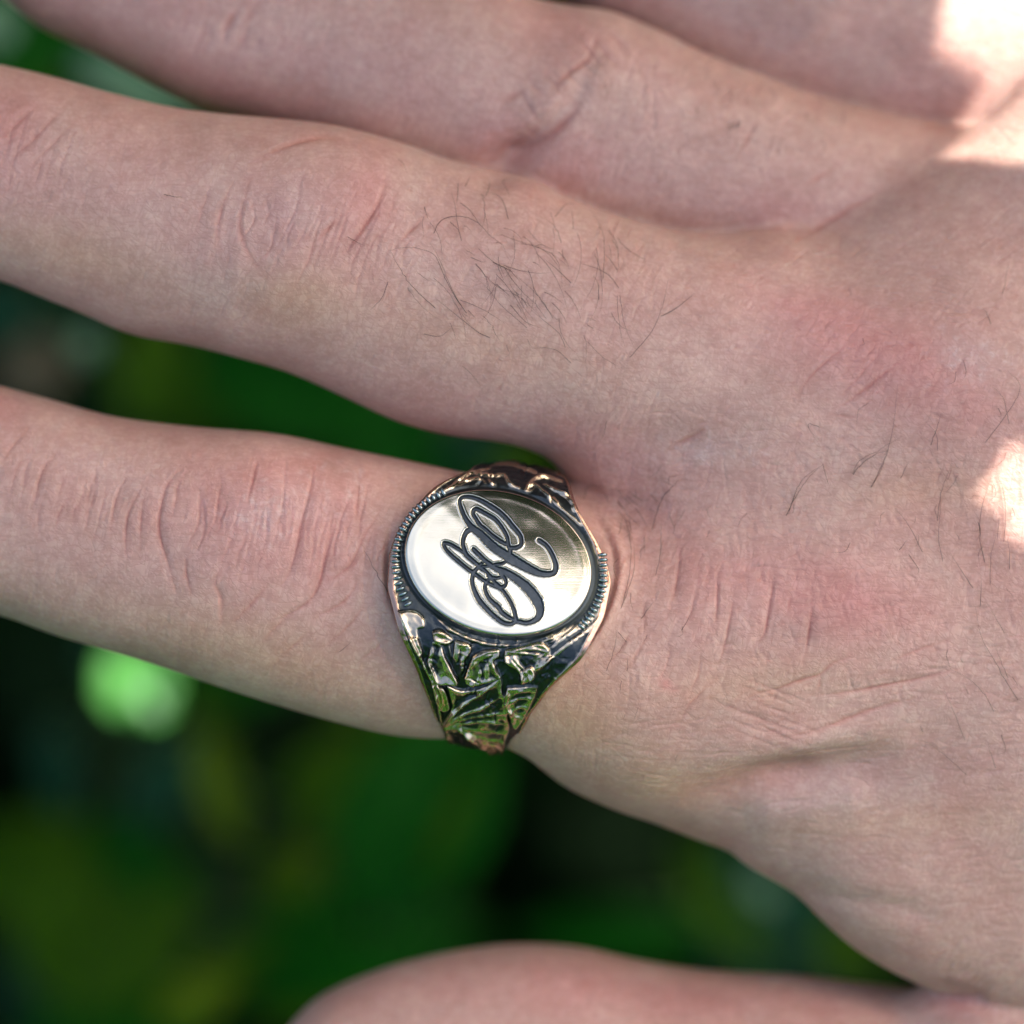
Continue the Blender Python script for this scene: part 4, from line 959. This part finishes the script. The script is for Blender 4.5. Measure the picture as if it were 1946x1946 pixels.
cen = plane_px(np.array([946.8]), np.array([1068.6]))[0] + en * .27
vf = np.vstack([pt.reshape(-1, 3), cen[None]])
i, j = np.meshgrid(np.arange(len(rad) - 1), np.arange(NP), indexing='ij'); j2 = (j + 1) % NP
qf = np.stack([i * NP + j, (i + 1) * NP + j, (i + 1) * NP + j2, i * NP + j2], -1).reshape(-1, 4)[:, ::-1]
cm = cut.ravel(); inc = (cm[qf].mean(1) < .1)
jj = np.arange(NP); tr = np.stack([jj, (jj + 1) % NP, np.full(NP, NP * len(rad))], -1)
def compact(v, q, t=None):
    used = np.unique(q if t is None else np.concatenate([q.ravel(), t.ravel()])); mp = np.full(len(v), -1); mp[used] = np.arange(len(used))
    return v[used], mp[q], None if t is None else mp[t]
v1_, q1_, t1_ = compact(vf, qf[~inc], tr); ring_part('face_plate', v1_, q1_, FACE, t1_)
v2_, q2_, _ = compact(vf, qf[inc]); mo = ring_part('engraved_monogram', v2_, q2_, OXIDE)
mo['label'] = 'dark script monogram cut into the pale gold oval face'

# beads round the two ends of the oval
def bead_mesh():
    v, q = [], []; n, m_ = 10, 6
    for a in range(m_ + 1):
        t = math.pi * (a + .0001) / (m_ + .0002)
        for b in range(n):
            f = 2 * math.pi * b / n; v.append((.42 * math.sin(t) * math.cos(f), .175 * math.sin(t) * math.sin(f), .26 * math.cos(t)))
    for a in range(m_):
        for b in range(n): q.append((a * n + b, a * n + (b + 1) % n, (a + 1) * n + (b + 1) % n, (a + 1) * n + b))
    return np.array(v), np.array(q)
bv, bq = bead_mesh(); proto = None
ZB1 = lambda *p: Z(3.0185, 700, 840, p)
from mathutils.bvhtree import BVHTree as BT
bandbvh = BT.FromPolygons([tuple(p) for p in outer.reshape(-1, 3)], [(a * NU + b, a * NU + b + 1, (a + 1) * NU + b + 1, (a + 1) * NU + b) for a in range(NT // 2 - 320, NT // 2 + 320) for b in range(NU - 1)])
for path, step in [(ZB1((430, 290), (330, 345), (250, 425), (190, 520), (165, 600), (157, 690), (168, 780), (195, 865), (240, 950)), 10.6), (ZB1((1335, 590), (1345, 680), (1348, 770), (1338, 850), (1310, 930), (1270, 1000), (1215, 1065)), 9.8)]:
    s = spline(path, 1.0); L_ = np.concatenate([[0], np.cumsum(np.hypot(*np.diff(s, axis=0).T))]); n = int(L_[-1] / step)
    for k in range(n + 1):
        l = k * step; x = np.interp(l, L_, s[:, 0]); y = np.interp(l, L_, s[:, 1]); x2 = np.interp(l + 1, L_, s[:, 0]) - np.interp(l - 1, L_, s[:, 0]); y2 = np.interp(l + 1, L_, s[:, 1]) - np.interp(l - 1, L_, s[:, 1])
        o_ = Vector((0, 0, DCAM)); d_ = (Vector(P(x, y, 0)) - o_).normalized(); h_ = bandbvh.ray_cast(o_, d_)
        if h_[0] is None: continue
        if proto is None:
            proto = mesh_np('bead', bv, bq, BEAD); me_bead = proto.data; b_ = proto
        else: b_ = proto.copy(); COL.objects.link(b_)
        b_.parent = ring
        nrm = Vector(en); tan = Vector((x2, -y2, 0)); tan = (tan - nrm * tan.dot(nrm)).normalized(); ac = nrm.cross(tan)
        M = Matrix((ac, tan, nrm)).transposed().to_4x4(); s_ = random.uniform(.9, 1.08)
        loc = (Vector(h_[0]) - Vector(O)) * MM + nrm * .06 * MM
        b_.matrix_local = Matrix.Translation(loc) @ M @ Matrix.Scale(s_, 4)

# ------------------------------------------------------------------ plants behind, and foliage around
def leaf_mesh(name, L, Wd, mat, fold=.18, curl=.25, seed=0, nx=14, ny=7, shape=.9):
    r = random.Random(seed); top = []
    for a in range(nx + 1):
        t = a / nx; wd = Wd / 2 * (math.sin(math.pi * t ** shape) ** .75 if 0 < t < 1 else 0.0) + .25
        for b in range(-ny, ny + 1):
            v = b / ny; x = t * L; y = v * wd
            z = abs(y) * fold - curl * L * (t - .35) ** 2 + .02 * L * math.sin(9 * t + 2.5 * v + seed) * abs(v) - .5 * math.exp(-(y / .8) ** 2)
            z += .35 * math.sin(22 * t - abs(v) * 5) * (abs(v) ** .5)
            top.append((x, y, z))
    m_ = 2 * ny + 1; n0 = len(top); v = top + [(x, y, z - .35) for x, y, z in top]; q = []
    for a in range(nx):
        for b in range(m_ - 1):
            i = a * m_ + b; q.append((i, i + m_, i + m_ + 1, i + 1)); q.append((n0 + i, n0 + i + 1, n0 + i + m_ + 1, n0 + i + m_))
    for a in range(nx):
        i = a * m_; q.append((i, i + n0, i + m_ + n0, i + m_)); i = a * m_ + m_ - 1; q.append((i, i + m_, i + m_ + n0, i + n0))
    for b in range(m_ - 1):
        q.append((b, b + 1, b + 1 + n0, b + n0)); i = nx * m_ + b; q.append((i, i + n0, i + 1 + n0, i + 1))
    o = mesh_np(name, np.array(v), np.array(q), mat); me = o.data
    bpy.data.objects.remove(o); return me
meshes = {}
def get_leaf(kind, size, ratio, seed=0):
    k = (kind, size, ratio, seed)
    if k not in meshes: meshes[k] = leaf_mesh('leaf', size, size * ratio, LEAF[kind], seed=seed)
    return meshes[k]
def add_leaf(root, me, centre, heading, pitch, roll, L, label=None):
    o = bpy.data.objects.new('leaf', me); COL.objects.link(o); o.parent = root
    R = Matrix.Rotation(heading, 4, 'Z') @ Matrix.Rotation(pitch, 4, 'Y') @ Matrix.Rotation(roll, 4, 'X')
    c = Vector(centre); c = c - R @ Vector((L * .5, 0, 0)); o.matrix_local = Matrix.Translation(c * MM - root.location) @ R
    if label: o['label'] = label
    return c
def stem(root, a, b, r0, r1, mat, sag=0.0, name='stem'):
    a, b = np.array(a, float), np.array(b, float); n = 10; v, q = [], []
    d = (b - a) / np.linalg.norm(b - a); s_ = np.cross(d, [0.3, .2, 1.0]); s_ /= np.linalg.norm(s_); t_ = np.cross(d, s_)
    for k in range(n + 1):
        t = k / n; c = a + (b - a) * t + s_ * sag * math.sin(math.pi * t) + t_ * sag * .4 * math.sin(2 * math.pi * t); r = r0 + (r1 - r0) * t
        for m_ in range(8): an = m_ * math.pi / 4; v.append(c + r * (math.cos(an) * s_ + math.sin(an) * t_) - np.array(root.location) / MM)
    for k in range(n):
        for m_ in range(8): q.append((k * 8 + m_, k * 8 + (m_ + 1) % 8, (k + 1) * 8 + (m_ + 1) % 8, (k + 1) * 8 + m_))
    return mesh_np(name, np.array(v), np.array(q), mat, root)
STEM = plain('green_stem', (.05, .10, .03), .5, 0, .3, 60); BARK = plain('brown_twig', (.09, .06, .04), .8, 0, .4, 120, .001)

def plant(name, base, label, cat, leaves, group=None):
    root = empty(name, tuple(Vector(base) * MM)); tag(root, label, cat, group)
    zs = [P(l[0], l[1], l[2]) for l in leaves]; cx_ = sum(z[0] for z in zs) / len(zs); cy_ = sum(z[1] for z in zs) / len(zs); topz = min(l[2] for l in leaves)
    hub = (cx_ * .5 + base[0] * .5, cy_ * .5 + base[1] * .5, (topz + base[2]) / 2)
    stem(root, base, hub, 2.0, 1.2, STEM, 6)
    for px, py, z, kind, L, ratio, head, pitch, roll in leaves:
        c = P(px, py, z); me = get_leaf(kind, L, ratio, (int(px) + int(py)) % 3)
        b = add_leaf(root, me, c, math.radians(head), math.radians(pitch), math.radians(roll), L)
        stem(root, hub, tuple(b), .8, .35, STEM, 3)
    return root
# (photo x, photo y, height mm, leaf kind, length, width ratio, heading, pitch, roll)
plant('leafy_plant', (-90, 40, -515), 'dim plant with pale and dry leaves behind the gaps at the upper left', 'plant', [
    (-12, 42, -130, 'mint', 6, .8, 70, 5, 10), (255, 165, -140, 'mint', 15, .28, -28, 0, 0), (170, 130, -150, 'teal', 6, .6, 60, 0, 0), (100, 190, -170, 'olive', 9, .5, 10, 0, 0), (60, 700, -170, 'dry', 10, .8, 20, 0, 0), (165, 655, -150, 'mint', 3.6, .8, 60, 0, 0), (100, 620, -190, 'teal', 9, .5, 60, 0, 0),
    (5, 590, -150, 'teal', 9, .6, 80, 0, 0), (290, 690, -200, 'olive', 17, .5, 80, 10, 0), (60, 60, -260, 'deep', 30, .6, -10, 10, 0), (-60, 300, -260, 'deep', 30, .6, 20, 5, 10)])
plant('leafy_plant', (30, 60, -515), 'dark green leaves showing between the middle finger and the ringed finger', 'plant', [
    (560, 740, -220, 'deep', 28, .5, -20, 0, 0), (900, 850, -150, 'teal', 8, .5, 10, 0, 0), (970, 880, -160, 'olive', 10, .5, -20, 10, 0), (400, 760, -230, 'olive', 16, .5, 60, 0, 0), (760, 800, -280, 'deep', 34, .5, 100, 0, 0)])
plant('leafy_plant', (-80, -60, -515), 'plant with one sunlit bright green leaf just below the ringed finger', 'plant', [
    (262, 1298, -160, 'fresh', 9.5, .85, -50, 0, 0), (292, 1325, -157, 'mint', 3.2, .8, -50, 20, 0), (210, 1250, -175, 'teal', 8, .6, -50, 0, 0), (700, 1330, -200, 'olive', 14, .3, -15, 0, 0), (420, 1500, -175, 'yellow', 15, .3, -72, 0, 0), (400, 1400, -200, 'olive', 14, .35, -75, 0, 0), (110, 1470, -190, 'teal', 13, .35, -80, 10, 0), (320, 1480, -190, 'teal', 14, .5, 50, 10, 0), (600, 1460, -190, 'olive', 12, .35, 45, 0, 0),  # small pale mint leaf added as the lit half of the bright leaf
    (200, 1740, -200, 'olive', 26, .8, 60, 5, 0), (60, 1640, -220, 'olive', 20, .6, 20, 0, 0), (280, 1640, -200, 'deep', 18, .4, -40, 0, 0), (480, 1260, -230, 'deep', 22, .4, 20, 0, 0), (60, 1900, -210, 'teal', 14, .4, 120, 0, 0)])
plant('leafy_plant', (-10, -90, -515), 'plant with a broad deep green leaf below the ring, left of centre', 'plant', [
    (800, 1530, -170, 'deep', 30, .58, 62, 5, 0), (860, 1560, -150, 'olive', 15, .12, 66, 0, 0), (640, 1500, -205, 'olive', 18, .3, 60, 0, 0), (130, 1840, -200, 'olive', 17, .4, -60, 0, 0), (560, 1650, -180, 'yellow', 6, .7, 20, 0, 0), (550, 1660, -190, 'olive', 9, .7, 20, 0, 0), (370, 1900, -170, 'yellow', 11, .4, 32, 0, 0), (420, 1850, -180, 'olive', 15, .3, 35, 0, 0), (560, 1780, -220, 'deep', 26, .35, 30, 0, 0), (700, 1830, -190, 'deep', 30, .2, 18, 0, 0), (600, 1920, -200, 'olive', 16, .25, 10, 0, 0), (230, 1960, -200, 'deep', 26, .4, 10, 0, 0)])
plant('leafy_plant', (70, -80, -515), 'blue green leaves in the gap between the hand edge and the thumb', 'plant', [
    (1470, 1680, -170, 'teal', 17, .5, -50, 0, 0), (1450, 1690, -160, 'mint', 4.5, .5, -50, 0, 0), (1370, 1720, -190, 'olive', 18, .3, -55, 0, 0), (1180, 1780, -210, 'deep', 26, .25, 0, 0, 0), (1600, 1790, -200, 'olive', 14, .35, -40, 0, 0), (1380, 1630, -190, 'olive', 8, .4, -30, 0, 0), (1450, 1830, -210, 'teal', 16, .3, -20, 0, 0)])
# low ground foliage in the dark under the plants
def undergrowth():
    root = []; me_list = []
    allv, allq = [], []; off = 0
    src = leaf_mesh('leaf', 60, 34, None, seed=5, nx=6, ny=2)
    sv = np.array([v.co[:] for v in src.vertices]) / MM; sq = np.array([p.vertices[:] for p in src.polygons])
    for k in range(1500):
        r = 60 + 900 * random.random() ** 1.0; a = random.uniform(0, 2 * math.pi); x, y = r * math.cos(a) * random.random() ** .3, r * math.sin(a)
        if math.hypot(x, y) < 40: continue
        z = random.uniform(-500, -330) + min(120, max(0, (r - 260) * .25))
        R = np.array((Matrix.Rotation(random.uniform(0, 6.28), 3, 'Z') @ Matrix.Rotation(random.gauss(0, .4), 3, 'Y') @ Matrix.Rotation(random.gauss(0, .4), 3, 'X')))
        s_ = random.uniform(.7, 1.5); allv.append((sv * s_) @ R.T + [x, y, z]); allq.append(sq + off); off += len(sv)
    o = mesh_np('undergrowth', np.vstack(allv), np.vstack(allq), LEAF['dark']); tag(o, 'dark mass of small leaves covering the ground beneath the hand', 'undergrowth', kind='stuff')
undergrowth()

# the shade: leafy branches on the sunny side, with the gaps through which the sun reaches the photo's bright patches
sdx, sdy = SD.x / SD.z, SD.y / SD.z
def along(pt, z):                              # move along the sun's direction to height z
    return (pt[0] + sdx * (z - pt[2]), pt[1] + sdy * (z - pt[2]))
def proj0(pt): return (pt[0] - sdx * pt[2], pt[1] - sdy * pt[2])      # shadow coordinates: slide along the sun to height 0
def litpoly(z, *pts): return [proj0(P(x, y, z)) for x, y in pts]
def circ(px, py, z, r):
    c = proj0(P(px, py, z)); return [(c[0] + r * math.cos(a), c[1] + r * math.sin(a)) for a in np.linspace(0, 2 * math.pi, 12, endpoint=False)]
LIT = [litpoly(-17, (1888, -140), (1902, 0), (1925, 110), (1945, 215)) + litpoly(-12.5, (1925, 245), (1912, 275), (1930, 296), (1960, 300), (1990, 296), (2200, 300)) + litpoly(-17, (2200, -140)),
       litpoly(-3.3, (1930, 935), (1955, 900), (2100, 870), (2200, 1000), (2100, 1080), (1970, 1060), (1938, 1000)),
       circ(262, 1298, -162, 9.5), circ(5, 30, -130, 7)]
def pdist(pt, poly):
    """signed distance to a polygon, negative inside"""
    x, y = pt; best = 1e9; ins = False
    for i in range(len(poly)):
        ax, ay = poly[i]; bx, by = poly[(i + 1) % len(poly)]; dx, dy = bx - ax, by - ay
        t = max(0, min(1, ((x - ax) * dx + (y - ay) * dy) / (dx * dx + dy * dy + 1e-9))); best = min(best, math.hypot(x - ax - t * dx, y - ay - t * dy))
        if (ay > y) != (by > y) and x < (bx - ax) * (y - ay) / (by - ay) + ax: ins = not ins
    return -best if ins else best
_shape = {}
def leaf_arrays(kind, L_, ratio, nx, ny):
    k = (L_, ratio, nx, ny)
    if k not in _shape:
        m_ = leaf_mesh('leaf', L_, L_ * ratio, None, seed=nx, nx=nx, ny=ny)
        _shape[k] = (np.array([v.co[:] for v in m_.vertices]) / MM - [L_ / 2, 0, 0], np.array([p.vertices[:] for p in m_.polygons])); bpy.data.meshes.remove(m_)
    return _shape[k]
class Cloud:
    """leaves of one branch, joined because they are past counting"""
    def __init__(s): s.v, s.q, s.n = [], [], 0
    def add(s, pos, L_, ratio=.58, tilt=.15, nx=8, ny=2):
        v, q = leaf_arrays('', L_, ratio, nx, ny)
        R = np.array(Matrix.Rotation(random.uniform(0, 6.28), 3, 'Z') @ Matrix.Rotation(random.gauss(0, tilt), 3, 'Y') @ Matrix.Rotation(random.gauss(0, tilt), 3, 'X'))
        s.v.append(v @ R.T + np.array(pos)); s.q.append(q + s.n); s.n += len(v)
    def build(s, root, kind):
        if not s.v: return
        o = mesh_np('leaves', np.vstack(s.v) - np.array(root.location) / MM, np.vstack(s.q), LEAF[kind], root); tag(o, kind='stuff')
def branch(base, tips, lab, group=None, cat='branch', nm='leafy_branch'):
    root = empty(nm, tuple(Vector(base) * MM)); tag(root, lab, cat, group)
    for t in tips: stem(root, base, t, 5, 1.5, BARK, 25, 'branch_stem')
    return root
def foliage():
    # far canopy: large leaves between the hand and the sun
    root = branch((620, 520, -400), [(330, 400, 520), (480, 330, 520), (560, 560, 540)], 'leafy branches arching high over the sunny side, beyond the little finger')
    cl = {'olive': Cloud(), 'bright': Cloud(), 'deep': Cloud()}
    for layer in range(3):
        for gx in np.arange(-135, 400, 27):
            for gy in np.arange(-120, 380, 27):
                x0 = gx + random.uniform(-7, 7) + layer * 9; y0 = gy + random.uniform(-7, 7) + layer * 12; z = 470 + layer * 34 + random.uniform(-10, 10)
                if min(pdist((x0, y0), p) for p in LIT) < 34: continue
                if 34 < x0 < 120 and y0 < 70: 
                    pass
                cl[random.choice(('olive', 'olive', 'deep', 'bright'))].add((x0 + sdx * z, y0 + sdy * z, z), 62)
    for k, c in cl.items(): c.build(root, k)
    # near sprigs: small leaves whose edges give the bright patches their outlines
    root = branch((120, 640, -400), [(95, 110, 125), (125, 170, 140), (150, 240, 150)], 'sprig of small leaves on the sunny side, nearer than the arching branches')
    c = Cloud()
    for layer in range(2):
        for poly in range(len(LIT)):
            P_ = LIT[poly]; xs = [p[0] for p in P_]; ys = [p[1] for p in P_]
            for gx in np.arange(min(xs) - 44, max(xs) + 44, 5.5):
                for gy in np.arange(min(ys) - 44, max(ys) + 44, 5.5):
                    x0, y0 = gx + random.uniform(-1.5, 1.5) + layer * 3, gy + random.uniform(-1.5, 1.5) + layer * 3
                    ds = [pdist((x0, y0), p) for p in LIT]
                    if min(ds) < 4.2 or ds[poly] > 42 or ds.index(min(ds)) != poly: continue
                    z = 112 + layer * 9 + random.uniform(-4, 4); x, y = x0 + sdx * z, y0 + sdy * z
                    if math.hypot(x, y) < 60: continue
                    c.add((x, y, z), 10.5, .8, .1, 5, 1)
    c.build(root, 'olive')
    # shrub beyond the hand, low against the sky
    root = branch((60, 640, -500), [(-60, 520, 420), (120, 520, 440), (260, 480, 460), (0, 560, 300)], 'tall leafy shrub standing beyond the fingertips side of the hand', cat='shrub', nm='shrub')
    cl = {'olive': Cloud(), 'deep': Cloud()}
    for k in range(4600):
        azd = random.uniform(30, 150) if k % 2 else random.uniform(59, 89); az = math.radians(azd); d = random.uniform(380, 560); el = math.radians(-15 + (np.interp(azd, [30, 57, 60, 80, 88, 100, 120, 150], [4, 6, 57, 57, 51, 46, 38, 30]) + 15) * random.random() ** .75)
        cl[random.choice(('olive', 'deep', 'deep'))].add((d * math.cos(az), d * math.sin(az), d * math.tan(el)), 62, .55, .5, 5, 1)
    for k, c in cl.items(): c.build(root, k)
foliage()
# sunlit bush on the near side (mirrored in the lower shoulder of the ring)
def near_bush():
    base = (-60, -400, -500)
    root = branch(base, [(random.uniform(-300, 180), random.uniform(-430, -260), random.uniform(100, 380)) for _ in range(8)], 'tall sunlit bright green bush standing in front of the hand, below the picture', cat='bush', nm='bush')
    cl = {'bright': Cloud(), 'olive': Cloud()}
    for k in range(3200):
        x = random.uniform(-420, 330); y = random.uniform(-480, -220); z = random.uniform(-250, 430)
        if y > -250 and z < -120: continue
        if z > -y * 1.15: continue
        cl['bright' if random.random() < .85 else 'olive'].add((x, y, z), 55, .55, .5, 6, 1)
    for k, c in cl.items(): c.build(root, k)
near_bush()
NL = 0
print('faces', len(Q), 'hair', len(hq), 'leaves', NL)
